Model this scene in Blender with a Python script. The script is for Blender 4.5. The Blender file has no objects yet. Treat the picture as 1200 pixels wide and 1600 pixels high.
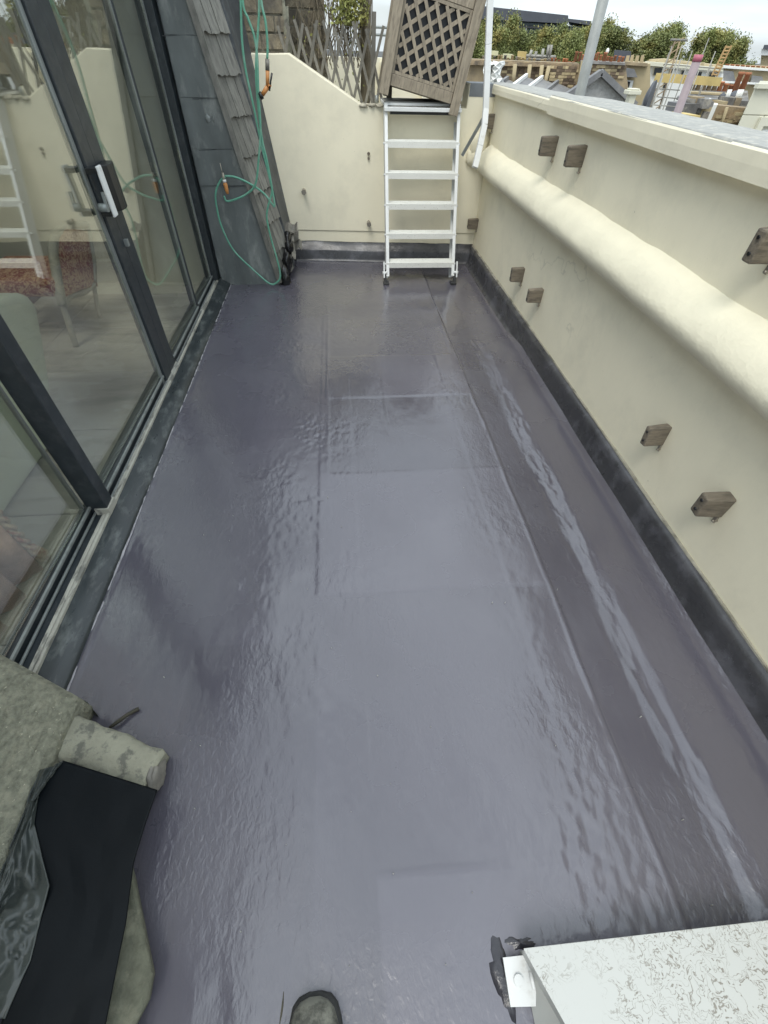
import bpy, bmesh, math, random
import numpy as np
from mathutils import Vector, Matrix
random.seed(7); np.random.seed(7)
S = bpy.context.scene
C = S.collection
PI = math.pi
# ------------------------------------------------------------------ camera
F_PX, CAM_H = 690.0, 1.45
VPY, TH = (515.0, 62.0), 0.03
def cam_axes():
    Y = np.array([VPY[0]-600, 800-VPY[1], -F_PX]); Y /= np.linalg.norm(Y)
    n = np.array([-math.sin(math.atan(TH)), math.cos(math.atan(TH))])
    d = -((VPY[0]-600)*n[0]+(VPY[1]-800)*n[1])
    nad = n*F_PX*F_PX/d
    Z = -np.array([nad[0], -nad[1], -F_PX]); Z /= np.linalg.norm(Z)
    X = np.cross(Y, Z); X /= np.linalg.norm(X)
    return np.array([X, Y, Z])
RC = cam_axes()
cam = bpy.data.cameras.new('camera'); camo = bpy.data.objects.new('camera', cam); C.objects.link(camo)
M4 = Matrix([[*map(float, RC[i]), 0] for i in range(3)]+[[0, 0, 0, 1]])
camo.matrix_world = Matrix.Translation((0, 0, CAM_H)) @ M4
cam.sensor_fit = 'VERTICAL'; cam.sensor_height = 24; cam.lens = 24*F_PX/1600
cam.clip_start = 0.02; cam.clip_end = 3000
S.camera = camo
S.render.resolution_x = 768; S.render.resolution_y = 1024
# ------------------------------------------------------------------ world: overcast sky
SUN_EL, SUN_AZ = math.radians(60), math.radians(-152)      # azimuth from +y towards +x
W = bpy.data.worlds.new('World'); S.world = W; W.use_nodes = True
nt = W.node_tree; nt.nodes.clear()
def wn(t, **k):
    n = nt.nodes.new(t)
    for a, b in k.items(): setattr(n, a, b)
    return n
def wm(op, a, b=None, clamp=False):
    n = wn('ShaderNodeMath', operation=op, use_clamp=clamp)
    for i, v in enumerate((a, b)):
        if v is None: continue
        if isinstance(v, (int, float)): n.inputs[i].default_value = v
        else: nt.links.new(v, n.inputs[i])
    return n.outputs[0]
sky = wn('ShaderNodeTexSky', sky_type='NISHITA', sun_disc=False, sun_elevation=SUN_EL, sun_rotation=SUN_AZ)
tc = wn('ShaderNodeTexCoord'); sep = wn('ShaderNodeSeparateXYZ'); nt.links.new(tc.outputs['Generated'], sep.inputs[0])
zz = wm('MAXIMUM', sep.outputs[2], 0.0)
grad = wm('ADD', wm('MULTIPLY', zz, 7.8), 8.3)               # overcast sky: zenith brighter than the horizon
mp = wn('ShaderNodeMapping'); mp.inputs['Scale'].default_value = (1.3, 1.3, 11.0); nt.links.new(tc.outputs['Generated'], mp.inputs[0])
nz = wn('ShaderNodeTexNoise'); nz.inputs['Scale'].default_value = 1.7; nz.inputs['Detail'].default_value = 6; nt.links.new(mp.outputs[0], nz.inputs[0])
cl = wm('MULTIPLY', wm('SUBTRACT', nz.outputs[0], 0.36), 4.5, True)
lum = wm('MULTIPLY', grad, wm('ADD', wm('MULTIPLY', cl, 0.26), 0.80))
comb = wn('ShaderNodeCombineXYZ')
nt.links.new(wm('MULTIPLY', lum, 0.90), comb.inputs[0]); nt.links.new(lum, comb.inputs[1]); nt.links.new(wm('MULTIPLY', lum, 1.06), comb.inputs[2])
mix = wn('ShaderNodeMix', data_type='RGBA')
nt.links.new(wm('ADD', wm('MULTIPLY', cl, 0.26), 0.68), mix.inputs[0])
nt.links.new(sky.outputs[0], mix.inputs[6]); nt.links.new(comb.outputs[0], mix.inputs[7])
bg = wn('ShaderNodeBackground'); bg.inputs[1].default_value = 0.09
nt.links.new(mix.outputs[2], bg.inputs[0])
wo = wn('ShaderNodeOutputWorld'); nt.links.new(bg.outputs[0], wo.inputs[0])
sl = bpy.data.lights.new('sun', 'SUN'); sl.energy = 1.15; sl.angle = math.radians(26); sl.color = (1, 0.96, 0.88)
so = bpy.data.objects.new('sun', sl); C.objects.link(so)
sd = Vector((math.sin(SUN_AZ)*math.cos(SUN_EL), math.cos(SUN_AZ)*math.cos(SUN_EL), math.sin(SUN_EL)))
so.rotation_euler = sd.to_track_quat('Z', 'Y').to_euler()
S.view_settings.view_transform = 'Standard'; S.view_settings.look = 'None'
S.view_settings.exposure = 0.56; S.view_settings.gamma = 1; S.view_settings.use_curve_mapping = False

# ------------------------------------------------------------------ helpers
def ray(u, v): return RC @ np.array([u-600, 800-v, -F_PX])
def on_y(u, v, y): r = ray(u, v); t = y/r[1]; return Vector((r[0]*t, y, CAM_H+r[2]*t))
def on_z(u, v, z): r = ray(u, v); t = (z-CAM_H)/r[2]; return Vector((r[0]*t, r[1]*t, z))
class MB:
    def __init__(s): s.v = []; s.f = []; s.sm = []
    def add(s, vs, fs, smooth=False):
        n = len(s.v); s.v += [tuple(p) for p in vs]
        for f in fs: s.f.append(tuple(i+n for i in f)); s.sm.append(smooth)
        return s
    def box(s, x0, x1, y0, y1, z0, z1):
        return s.add([(x, y, z) for x in (x0, x1) for y in (y0, y1) for z in (z0, z1)],
            [(0, 1, 3, 2), (4, 6, 7, 5), (0, 4, 5, 1), (2, 3, 7, 6), (0, 2, 6, 4), (1, 5, 7, 3)])
    def hexa(s, b, t):      # b, t: 4 points each, counter-clockwise from above
        return s.add(list(b)+list(t), [(3, 2, 1, 0), (4, 5, 6, 7), (0, 1, 5, 4), (1, 2, 6, 5), (2, 3, 7, 6), (3, 0, 4, 7)])
    def bar(s, a, b, w, d, up=(0, 0, 1)):      # rectangular bar from a to b, width w sideways, depth d along up
        a = Vector(a); b = Vector(b); ax = (b-a).normalized(); u = Vector(up)
        sd_ = ax.cross(u)
        if sd_.length < 1e-4: sd_ = ax.cross(Vector((1, 0, 0)))
        sd_.normalize(); u = sd_.cross(ax).normalized()
        q = [(-w/2, -d/2), (w/2, -d/2), (w/2, d/2), (-w/2, d/2)]
        return s.add([a+sd_*i+u*j for i, j in q]+[b+sd_*i+u*j for i, j in q],
            [(3, 2, 1, 0), (4, 5, 6, 7), (0, 1, 5, 4), (1, 2, 6, 5), (2, 3, 7, 6), (3, 0, 4, 7)])
    def tube(s, pts, r, n=8, cap=True):
        pts = [Vector(p) for p in pts]; rs = r if isinstance(r, (list, tuple)) else [r]*len(pts)
        base = len(s.v); ref = None
        for i, p in enumerate(pts):
            d = (pts[min(i+1, len(pts)-1)]-pts[max(i-1, 0)]).normalized()
            if ref is None:
                ref = d.orthogonal().normalized()
            else:
                ref = (ref-d*ref.dot(d)).normalized()
            o = d.cross(ref)
            for k in range(n):
                a = 2*PI*k/n; s.v.append(tuple(p+(ref*math.cos(a)+o*math.sin(a))*rs[i]))
        for i in range(len(pts)-1):
            for k in range(n):
                a = base+i*n+k; b = base+i*n+(k+1) % n
                s.f.append((a, b, b+n, a+n)); s.sm.append(True)
        if cap:
            s.f.append(tuple(base+k for k in reversed(range(n)))); s.sm.append(False)
            e = base+(len(pts)-1)*n; s.f.append(tuple(e+k for k in range(n))); s.sm.append(False)
        return s
    def grid(s, P, smooth=True, flip=False):   # P[i][j] points
        ni = len(P); nj = len(P[0]); base = len(s.v)
        for r in P: s.v += [tuple(p) for p in r]
        for i in range(ni-1):
            for j in range(nj-1):
                a = base+i*nj+j; q = (a, a+1, a+nj+1, a+nj)
                s.f.append(q[::-1] if flip else q); s.sm.append(smooth)
        return s
    def prism(s, poly, x0, x1, ax='x'):        # polygon in the other two axes, extruded
        def P(a, b, t): return {'x': (t, a, b), 'y': (a, t, b), 'z': (a, b, t)}[ax]
        n = len(poly)
        vs = [P(a, b, x0) for a, b in poly]+[P(a, b, x1) for a, b in poly]
        return s.add(vs, [tuple(range(n))[::-1], tuple(range(n, 2*n))]+[(i, (i+1) % n, (i+1) % n+n, i+n) for i in range(n)])
def worg(o):
    p = Vector((0, 0, 0))
    while o: p += o.location; o = o.parent
    return p
def mesh_of(name, mb, m, off, fix=True):
    me = bpy.data.meshes.new(name)
    me.from_pydata([(v[0]-off[0], v[1]-off[1], v[2]-off[2]) for v in mb.v], [], mb.f)
    me.polygons.foreach_set('use_smooth', mb.sm)
    if fix:
        bm = bmesh.new(); bm.from_mesh(me); bmesh.ops.recalc_face_normals(bm, faces=bm.faces); bm.to_mesh(me); bm.free()
    if m: me.materials.append(m)
    me.update(); return me
def obj(name, mb, m, parent=None, bevel=0, local=False, fix=True, origin=None):
    if parent: off = (0, 0, 0) if local else worg(parent)
    elif origin: off = origin
    else:
        a = np.array(mb.v); off = ((a[:, 0].min()+a[:, 0].max())/2, (a[:, 1].min()+a[:, 1].max())/2, a[:, 2].min())
    o = bpy.data.objects.new(name, mesh_of(name, mb, m, off, fix)); C.objects.link(o)
    if parent: o.parent = parent
    else: o.location = off
    if bevel:
        b = o.modifiers.new('bevel', 'BEVEL'); b.width = bevel; b.segments = 2; b.limit_method = 'ANGLE'
    return o
def thing(name, label, cat, loc=(0, 0, 0), group=None):
    o = bpy.data.objects.new(name, None); C.objects.link(o); o.location = loc; o.empty_display_size = .1
    o['label'] = label; o['category'] = cat
    if group: o['group'] = group
    return o
def tag(o, label, cat, group=None):
    o['label'] = label; o['category'] = cat
    if group: o['group'] = group
    return o
def struct(o, kind='structure'): o['kind'] = kind; return o
def dup(root, loc, label, rot=None, scale=None):
    def cp(o, par):
        c = o.copy(); C.objects.link(c); c.parent = par
        for ch in [x for x in KIDS(o)]: cp(ch, c)
        return c
    kids = {}
    def KIDS(o): return [x for x in C.objects if x.parent == o]
    r = cp(root, None); r.location = loc; r['label'] = label
    if rot is not None: r.rotation_euler = rot
    if scale is not None: r.scale = scale
    return r
# value noise
NT = {}
def vnoise(x, y, seed=0):
    if seed not in NT: NT[seed] = np.random.RandomState(seed).rand(256, 256)
    T = NT[seed]
    xi = np.floor(x).astype(int); yi = np.floor(y).astype(int); fx = x-xi; fy = y-yi
    fx = fx*fx*(3-2*fx); fy = fy*fy*(3-2*fy)
    g = lambda a, b: T[a % 256, b % 256]
    return (g(xi, yi)*(1-fx)+g(xi+1, yi)*fx)*(1-fy)+(g(xi, yi+1)*(1-fx)+g(xi+1, yi+1)*fx)*fy
def fbm(x, y, seed=0, o=4):
    r = 0; a = .5
    for i in range(o): r = r+a*(vnoise(x*2**i, y*2**i, seed+i)-.5); a *= .5
    return r*2
def sstep(a, b, x):
    t = np.clip((x-a)/(b-a), 0, 1); return t*t*(3-2*t)

# ------------------------------------------------------------------ materials
def lin(c): return tuple(((v/255)/12.92 if v/255 <= .04045 else ((v/255+.055)/1.055)**2.4) for v in c)
def mat(name, col, rough=.6, var=.12, vscale=6, col2=None, c2amt=.5, c2scale=3, c2lo=.5, c2hi=.62, bump=.15, bscale=60, metal=0,
        spec=.5, stretch=(1, 1, 1), rvar=.0, rnd=0.0, bdist=.003, detail=6, fleck=None, fleckscale=120, flecklo=.72, streak=0):
    m = bpy.data.materials.new(name); m.use_nodes = True; t = m.node_tree; N = t.nodes; L = t.links
    p = N['Principled BSDF']; p.inputs['Roughness'].default_value = rough; p.inputs['Metallic'].default_value = metal
    p.inputs['Specular IOR Level'].default_value = spec
    tcn = N.new('ShaderNodeTexCoord'); mpn = N.new('ShaderNodeMapping'); mpn.inputs['Scale'].default_value = stretch
    L.new(tcn.outputs['Object'], mpn.inputs[0])
    vec = mpn.outputs[0]
    oi = N.new('ShaderNodeObjectInfo')
    if rnd:
        ad = N.new('ShaderNodeVectorMath'); ad.operation = 'ADD'; L.new(vec, ad.inputs[0])
        ml = N.new('ShaderNodeVectorMath'); ml.operation = 'SCALE'; ml.inputs[0].default_value = (7, 13, 5); L.new(oi.outputs['Random'], ml.inputs['Scale'])
        L.new(ml.outputs[0], ad.inputs[1]); vec = ad.outputs[0]
    def noise(sc, det=6, rg=.6):
        n = N.new('ShaderNodeTexNoise'); n.inputs['Scale'].default_value = sc; n.inputs['Detail'].default_value = det; n.inputs['Roughness'].default_value = rg
        L.new(vec, n.inputs[0]); return n.outputs[0]
    def mrange(src, a, b, c=0., d=1.):
        n = N.new('ShaderNodeMapRange'); L.new(src, n.inputs[0])
        for i, v in zip((1, 2, 3, 4), (a, b, c, d)): n.inputs[i].default_value = v
        return n.outputs[0]
    def mixc(f, a, b, mode='MIX'):
        n = N.new('ShaderNodeMix'); n.data_type = 'RGBA'; n.blend_type = mode
        for i, v in ((0, f), (6, a), (7, b)):
            if isinstance(v, (int, float)): n.inputs[i].default_value = v
            elif isinstance(v, tuple): n.inputs[i].default_value = (*v, 1)
            else: L.new(v, n.inputs[i])
        return n.outputs[2]
    c = tuple(col)
    n1 = noise(vscale)
    v = mrange(n1, .3, .7, 1-var, 1+var)
    if rnd:
        mm = N.new('ShaderNodeMath'); mm.operation = 'MULTIPLY'; L.new(v, mm.inputs[0]); L.new(mrange(oi.outputs['Random'], 0, 1, 1-rnd, 1+rnd), mm.inputs[1]); v = mm.outputs[0]
    cc = N.new('ShaderNodeCombineColor')
    for i in range(3): L.new(v, cc.inputs[i])
    base = mixc(1.0, c, cc.outputs[0], 'MULTIPLY')
    if col2:
        f = mrange(noise(c2scale, 8, .65), c2lo, c2hi, 0, c2amt); base = mixc(f, base, tuple(col2))
    if fleck:
        f = mrange(noise(fleckscale, 3), flecklo, flecklo+.04, 0, 1); base = mixc(f, base, tuple(fleck))
    if streak:
        mp2 = N.new('ShaderNodeMapping'); mp2.inputs['Scale'].default_value = (9, 9, .7); L.new(tcn.outputs['Object'], mp2.inputs[0])
        n_ = N.new('ShaderNodeTexNoise'); n_.inputs['Scale'].default_value = 1.6; n_.inputs['Detail'].default_value = 7; n_.inputs['Roughness'].default_value = .7; L.new(mp2.outputs[0], n_.inputs[0])
        base = mixc(mrange(n_.outputs[0], .5, .75, 0, streak), base, (.42, .40, .31))
        w_ = N.new('ShaderNodeTexVoronoi'); w_.feature = 'DISTANCE_TO_EDGE'; w_.inputs['Scale'].default_value = 1.1
        dn = N.new('ShaderNodeTexNoise'); dn.inputs['Scale'].default_value = 5; dn.inputs['Detail'].default_value = 6; L.new(vec, dn.inputs[0])
        mv = N.new('ShaderNodeMix'); mv.data_type = 'VECTOR'; mv.inputs[0].default_value = .25; L.new(vec, mv.inputs[4]); L.new(dn.outputs['Color'], mv.inputs[5]); L.new(mv.outputs[1], w_.inputs[0])
        mk = mrange(noise(.9, 3), .54, .62, 0, .3); cr_ = mrange(w_.outputs[0], .0, .006, 1, 0)
        mm2 = N.new('ShaderNodeMath'); mm2.operation = 'MULTIPLY'; L.new(mk, mm2.inputs[0]); L.new(cr_, mm2.inputs[1])
        base = mixc(mm2.outputs[0], base, (.36, .34, .27))
    L.new(base, p.inputs['Base Color'])
    if rvar: L.new(mrange(noise(vscale*1.7), .3, .7, max(rough-rvar, .02), rough+rvar), p.inputs['Roughness'])
    if bump:
        b = N.new('ShaderNodeBump'); b.inputs['Strength'].default_value = bump; b.inputs['Distance'].default_value = bdist
        L.new(noise(bscale, detail), b.inputs['Height']); L.new(b.outputs[0], p.inputs['Normal'])
    m['nt'] = 1
    return m
CREAM = (.89, .83, .65)
M = {}
M['cream'] = mat('cream_masonry_paint', CREAM, .75, .035, 2.5, col2=(.56, .53, .42), c2amt=.35, c2scale=3, c2lo=.5, c2hi=.75, bump=.35, bscale=24, bdist=.003, detail=12, fleck=(.2, .18, .13), fleckscale=45, flecklo=.755, streak=.04)
M['cream_rough'] = mat('cream_render_roll', (.84, .79, .62), .75, .04, 4, col2=(.62, .58, .45), c2amt=.3, c2scale=7, c2lo=.52, c2hi=.8, bump=.5, bscale=34, bdist=.006, detail=12, fleck=(.2, .18, .13), fleckscale=60, flecklo=.77)
M['coping_top'] = mat('weathered_coping', (.33, .33, .31), .85, .12, 30, col2=(.50, .48, .42), c2amt=.6, c2scale=28, c2lo=.5, c2hi=.6, bump=.5, bscale=80, fleck=(.06, .06, .05), fleckscale=30, flecklo=.7)
M['upstand'] = mat('upstand_coating', (.050, .050, .055), .30, .22, 5, col2=(.105, .105, .12), c2amt=.7, c2scale=7, bump=.35, bscale=45, bdist=.004, rvar=.12)
M['lead'] = mat('weathered_lead', (.135, .15, .15), .5, .25, 7, col2=(.31, .325, .31), c2amt=.8, c2scale=9, c2lo=.52, c2hi=.7, bump=.25, bscale=25, rvar=.15, stretch=(1, 1, .4))
M['lead_dark'] = mat('dark_lead', (.05, .056, .062), .5, .3, 8, col2=(.14, .15, .15), c2amt=.5, c2scale=10, bump=.3, bscale=30)
M['slate'] = mat('weathered_slate', (.185, .18, .16), .75, .25, 25, col2=(.09, .09, .08), c2amt=.7, c2scale=14, bump=.5, bscale=60, stretch=(1, 2.5, .5), rnd=.22)
M['alu_dark'] = mat('dark_aluminium', (.022, .028, .033), .38, .2, 12, bump=.05, bscale=90, rvar=.06, col2=(.05, .055, .06), c2amt=.5, c2scale=20)
M['alu_silver'] = mat('worn_aluminium_trim', (.25, .27, .265), .4, .12, 20, col2=(.13, .14, .14), c2amt=.5, c2scale=14, c2lo=.5, c2hi=.6, bump=.1, bscale=120, metal=.3, stretch=(1, 1, .1))
M['sill'] = mat('oxidised_sill', (.024, .030, .033), .36, .3, 14, col2=(.24, .26, .25), c2amt=.4, c2scale=26, c2lo=.5, c2hi=.72, bump=.25, bscale=60, rvar=.12, stretch=(1, .35, 1))
M['rail'] = mat('chalky_rail', (.40, .39, .34), .6, .2, 30, col2=(.12, .12, .11), c2amt=.7, c2scale=25, c2lo=.52, c2hi=.6, bump=.3, bscale=90, stretch=(1, .3, 1))
M['white'] = mat('white_powder_coat', (.70, .71, .70), .42, .03, 9, col2=(.45, .44, .40), c2amt=.45, c2scale=24, c2lo=.6, c2hi=.72, bump=.08, bscale=90)
M['tread'] = mat('scuffed_white_tread', (.74, .74, .70), .5, .04, 9, fleck=(.35, .33, .28), fleckscale=130, flecklo=.64, bump=.2, bscale=150)
M['teak'] = mat('weathered_teak', (.31, .265, .20), .8, .18, 18, col2=(.15, .125, .095), c2amt=.6, c2scale=22, bump=.5, bscale=70, stretch=(3, 3, .5), rnd=.12)
M['liner'] = mat('black_planter_liner', (.018, .02, .024), .5, .2, 8, bump=.1)
M['hose'] = mat('green_hose', (.12, .34, .245), .42, .1, 30, col2=(.28, .46, .37), c2amt=.5, c2scale=9, bump=.1, bscale=200)
M['orange'] = mat('orange_plastic', (.55, .24, .075), .4, .1, 20, bump=.05)
M['black'] = mat('black_plastic', (.012, .013, .014), .35, .2, 8, bump=.05)
M['brass'] = mat('dull_metal', (.34, .31, .26), .45, .2, 40, metal=.6, bump=.2)
M['timber'] = mat('weathered_block_timber', (.195, .165, .125), .85, .25, 30, col2=(.09, .08, .065), c2amt=.7, c2scale=24, bump=.6, bscale=120, stretch=(.5, 3, 3), rnd=.15)
M['mortar'] = mat('lichened_mortar', (.205, .205, .155), .9, .32, 60, col2=(.33, .32, .24), c2amt=.5, c2scale=16, bump=1.0, bscale=45, bdist=.02, detail=10, fleck=(.45, .43, .33), fleckscale=90, flecklo=.66)
M['capmortar'] = mat('pale_lichened_roll', (.27, .265, .205), .85, .25, 10, col2=(.085, .085, .075), c2amt=.8, c2scale=20, c2lo=.5, c2hi=.6, bump=.7, bscale=45, bdist=.008, fleck=(.47, .40, .22), fleckscale=14, flecklo=.66)
M['stone'] = mat('mossy_stone', (.11, .113, .082), .9, .3, 30, col2=(.19, .185, .135), c2amt=.7, c2scale=14, bump=.9, bscale=30, bdist=.01)
M['sheet'] = mat('black_polythene', (.0035, .005, .0065), .40, .2, 5, bump=.35, bscale=6, bdist=.006, rvar=.1, spec=.12)
M['boot'] = mat('dusty_boot_leather', (.07, .07, .06), .7, .3, 22, col2=(.25, .25, .21), c2amt=.75, c2scale=16, c2lo=.48, c2hi=.6, bump=.5, bscale=80)
M['rubber'] = mat('rubber', (.03, .03, .03), .7, .2, 20, bump=.2)
M['stick'] = mat('twig_bark', (.06, .055, .04), .85, .3, 60, bump=.5, bscale=120)
M['brick'] = mat('stock_brick', (.26, .225, .165), .9, .25, 22, col2=(.10, .092, .08), c2amt=.8, c2scale=9, c2lo=.46, c2hi=.6, bump=.9, bscale=40, bdist=.01, rnd=.3)
M['mortarjoint'] = mat('sooty_mortar', (.34, .32, .26), .95, .2, 12, bump=.6, bscale=80, col2=(.08, .075, .06), c2amt=.6, c2scale=8)
M['trellis'] = mat('grey_trellis_wood', (.20, .19, .165), .85, .2, 30, bump=.3, bscale=90, rnd=.25)
M['twig'] = mat('bare_climber_stems', (.23, .195, .14), .9, .3, 10, bump=0)
M['leafy'] = mat('yellow_green_leaves', (.30, .32, .10), .7, .35, 3, col2=(.42, .36, .12), c2amt=.7, c2scale=4, bump=0)
M['plaster'] = mat('room_plaster', (.58, .56, .50), .85, .03, 3, bump=.1)
M['ceiling'] = mat('room_ceiling', (.78, .78, .75), .9, .02, 3, bump=.05)
M['board'] = mat('grey_floor_board', (.42, .40, .36), .45, .08, 5, col2=(.18, .17, .15), c2amt=.5, c2scale=3, bump=.15, bscale=40, stretch=(.3, 2, 1), rnd=.06)
M['mint'] = mat('pale_mint_upholstery', (.52, .56, .46), .8, .05, 5, bump=.3, bscale=260, bdist=.001)
M['chairwood'] = mat('painted_chair_frame', (.30, .29, .25), .5, .15, 20, col2=(.5, .46, .36), c2amt=.4, c2scale=14, bump=.15)
M['curtain'] = mat('dusty_pink_curtain', (.72, .48, .38), .85, .2, 4, col2=(.14, .11, .10), c2amt=.5, c2scale=3, bump=.3, bscale=200, bdist=.001)
M['rope'] = mat('cream_tassel_rope', (.5, .42, .33), .8, .2, 50, col2=(.35, .12, .1), c2amt=.8, c2scale=30, bump=.5, bscale=150)
M['rug'] = mat('dark_red_rug', (.06, .03, .028), .95, .3, 12, bump=.3, bscale=200)
M['tar'] = mat('wet_black_sealant', (.012, .012, .013), .2, .2, 10, bump=.5, bscale=40, bdist=.006)
M['zinc'] = mat('crumpled_flashing', (.17, .16, .14), .55, .25, 25, col2=(.3, .28, .24), c2amt=.5, c2scale=14, bump=.4, bscale=60)
# fabric pattern for the chair back
def swirl_material(name, base, ink, rough, scale, lo, hi, dist=1.6, amount=1.0, mask=False, coatbump=0):
    m = bpy.data.materials.new(name); m.use_nodes = True; t = m.node_tree; N = t.nodes; L = t.links; p = N['Principled BSDF']
    p.inputs['Roughness'].default_value = rough
    tcn = N.new('ShaderNodeTexCoord')
    n0 = N.new('ShaderNodeTexNoise'); n0.inputs['Scale'].default_value = scale*.6; n0.inputs['Detail'].default_value = 3; L.new(tcn.outputs['Object'], n0.inputs[0])
    mx = N.new('ShaderNodeMix'); mx.data_type = 'VECTOR'; mx.inputs[0].default_value = .12
    L.new(tcn.outputs['Object'], mx.inputs[4]); L.new(n0.outputs['Color'], mx.inputs[5])
    n1 = N.new('ShaderNodeTexNoise'); n1.inputs['Scale'].default_value = scale; n1.inputs['Detail'].default_value = 1.5; n1.inputs['Distortion'].default_value = dist
    L.new(mx.outputs[1], n1.inputs[0])
    r = N.new('ShaderNodeValToRGB'); e = r.color_ramp.elements
    e[0].position = lo-.02; e[0].color = (0, 0, 0, 1); e[1].position = hi+.02; e[1].color = (0, 0, 0, 1)
    k = r.color_ramp.elements.new(lo); k.color = (1, 1, 1, 1); k2 = r.color_ramp.elements.new(hi); k2.color = (1, 1, 1, 1)
    L.new(n1.outputs[0], r.inputs[0]); fac = r.outputs[0]
    if mask:
        n2 = N.new('ShaderNodeTexNoise'); n2.inputs['Scale'].default_value = 7; n2.inputs['Detail'].default_value = 5; L.new(tcn.outputs['Object'], n2.inputs[0])
        mr = N.new('ShaderNodeMapRange'); mr.inputs[1].default_value = .36; mr.inputs[2].default_value = .55; L.new(n2.outputs[0], mr.inputs[0])
        mu = N.new('ShaderNodeMath'); mu.operation = 'MULTIPLY'; L.new(fac, mu.inputs[0]); L.new(mr.outputs[0], mu.inputs[1]); fac = mu.outputs[0]
    mu = N.new('ShaderNodeMath'); mu.operation = 'MULTIPLY'; L.new(fac, mu.inputs[0]); mu.inputs[1].default_value = amount; fac = mu.outputs[0]
    mc = N.new('ShaderNodeMix'); mc.data_type = 'RGBA'; mc.inputs[6].default_value = (*base, 1); mc.inputs[7].default_value = (*ink, 1); L.new(fac, mc.inputs[0])
    L.new(mc.outputs[2], p.inputs['Base Color'])
    return m
M['damask'] = swirl_material('red_scroll_damask', (.48, .30, .20), (.20, .025, .025), .85, 24, .44, .54)
M['stained'] = swirl_material('rain_marked_white_sheet', (.55, .56, .54), (.17, .145, .11), .42, 34, .480, .502, dist=1.6, amount=.75, mask=True)
# floor coating
def floor_material():
    m = bpy.data.materials.new('liquid_roof_coating'); m.use_nodes = True; t = m.node_tree; N = t.nodes; L = t.links; p = N['Principled BSDF']
    tcn = N.new('ShaderNodeTexCoord')
    def noise(sc, det=6, st=None, dist=0):
        n = N.new('ShaderNodeTexNoise'); n.inputs['Scale'].default_value = sc; n.inputs['Detail'].default_value = det; n.inputs['Distortion'].default_value = dist
        if st:
            mpn = N.new('ShaderNodeMapping'); mpn.inputs['Scale'].default_value = st; L.new(tcn.outputs['Object'], mpn.inputs[0]); L.new(mpn.outputs[0], n.inputs[0])
        else: L.new(tcn.outputs['Object'], n.inputs[0])
        return n.outputs[0]
    def mr(s, a, b, c, d):
        n = N.new('ShaderNodeMapRange'); L.new(s, n.inputs[0])
        for i, v in zip((1, 2, 3, 4), (a, b, c, d)): n.inputs[i].default_value = v
        return n.outputs[0]
    mc = N.new('ShaderNodeMix'); mc.data_type = 'RGBA'; mc.inputs[6].default_value = (.072, .068, .086, 1); mc.inputs[7].default_value = (.106, .100, .126, 1)
    an = N.new('ShaderNodeAttribute'); an.attribute_name = 'tone'; L.new(an.outputs['Fac'], mc.inputs[0]); L.new(mc.outputs[2], p.inputs['Base Color'])
    L.new(mr(noise(2.2, 7), .35, .65, .12, .42), p.inputs['Roughness'])
    p.inputs['IOR'].default_value = 1.58
    p.inputs['Coat Weight'].default_value = .85; p.inputs['Coat Roughness'].default_value = .15
    ad = N.new('ShaderNodeMath'); ad.operation = 'MULTIPLY_ADD'
    L.new(noise(75, 5, (1, .55, 1), .6), ad.inputs[0]); L.new(mr(noise(1.8, 3), .44, .60, .08, 1.4), ad.inputs[1])
    L.new(noise(22, 4, (1, .45, 1)), ad.inputs[2])
    b = N.new('ShaderNodeBump'); b.inputs['Strength'].default_value = .5; b.inputs['Distance'].default_value = .0026
    L.new(ad.outputs[0], b.inputs['Height']); L.new(b.outputs[0], p.inputs['Normal']); L.new(b.outputs[0], p.inputs['Coat Normal'])
    return m
M['floor'] = floor_material()
def glass_material(name, tint=(.96, .97, .93), boost=2.9):
    m = bpy.data.materials.new(name); m.use_nodes = True; t = m.node_tree; N = t.nodes; L = t.links; N.clear()
    o = N.new('ShaderNodeOutputMaterial'); mx = N.new('ShaderNodeMixShader'); tr = N.new('ShaderNodeBsdfTransparent'); gl = N.new('ShaderNodeBsdfGlossy')
    tr.inputs[0].default_value = (*tint, 1); gl.inputs['Roughness'].default_value = .004; gl.inputs[0].default_value = (.95, .97, .95, 1)
    fr = N.new('ShaderNodeFresnel'); ge = N.new('ShaderNodeNewGeometry'); iv = N.new('ShaderNodeMapRange')   # a pane has two faces: keep the ratio right on the way out
    iv.inputs[3].default_value = boost; iv.inputs[4].default_value = 1/boost; L.new(ge.outputs['Backfacing'], iv.inputs[0]); L.new(iv.outputs[0], fr.inputs[0])
    tcn = N.new('ShaderNodeTexCoord'); nz_ = N.new('ShaderNodeTexNoise'); nz_.inputs['Scale'].default_value = 1.6; nz_.inputs['Detail'].default_value = 1
    L.new(tcn.outputs['Object'], nz_.inputs[0]); bp = N.new('ShaderNodeBump'); bp.inputs['Strength'].default_value = .25; bp.inputs['Distance'].default_value = .004
    L.new(nz_.outputs[0], bp.inputs['Height']); L.new(bp.outputs[0], gl.inputs['Normal'])
    L.new(fr.outputs[0], mx.inputs[0]); L.new(tr.outputs[0], mx.inputs[1]); L.new(gl.outputs[0], mx.inputs[2]); L.new(mx.outputs[0], o.inputs[0])
    return m
M['glass'] = glass_material('door_glass')
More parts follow.
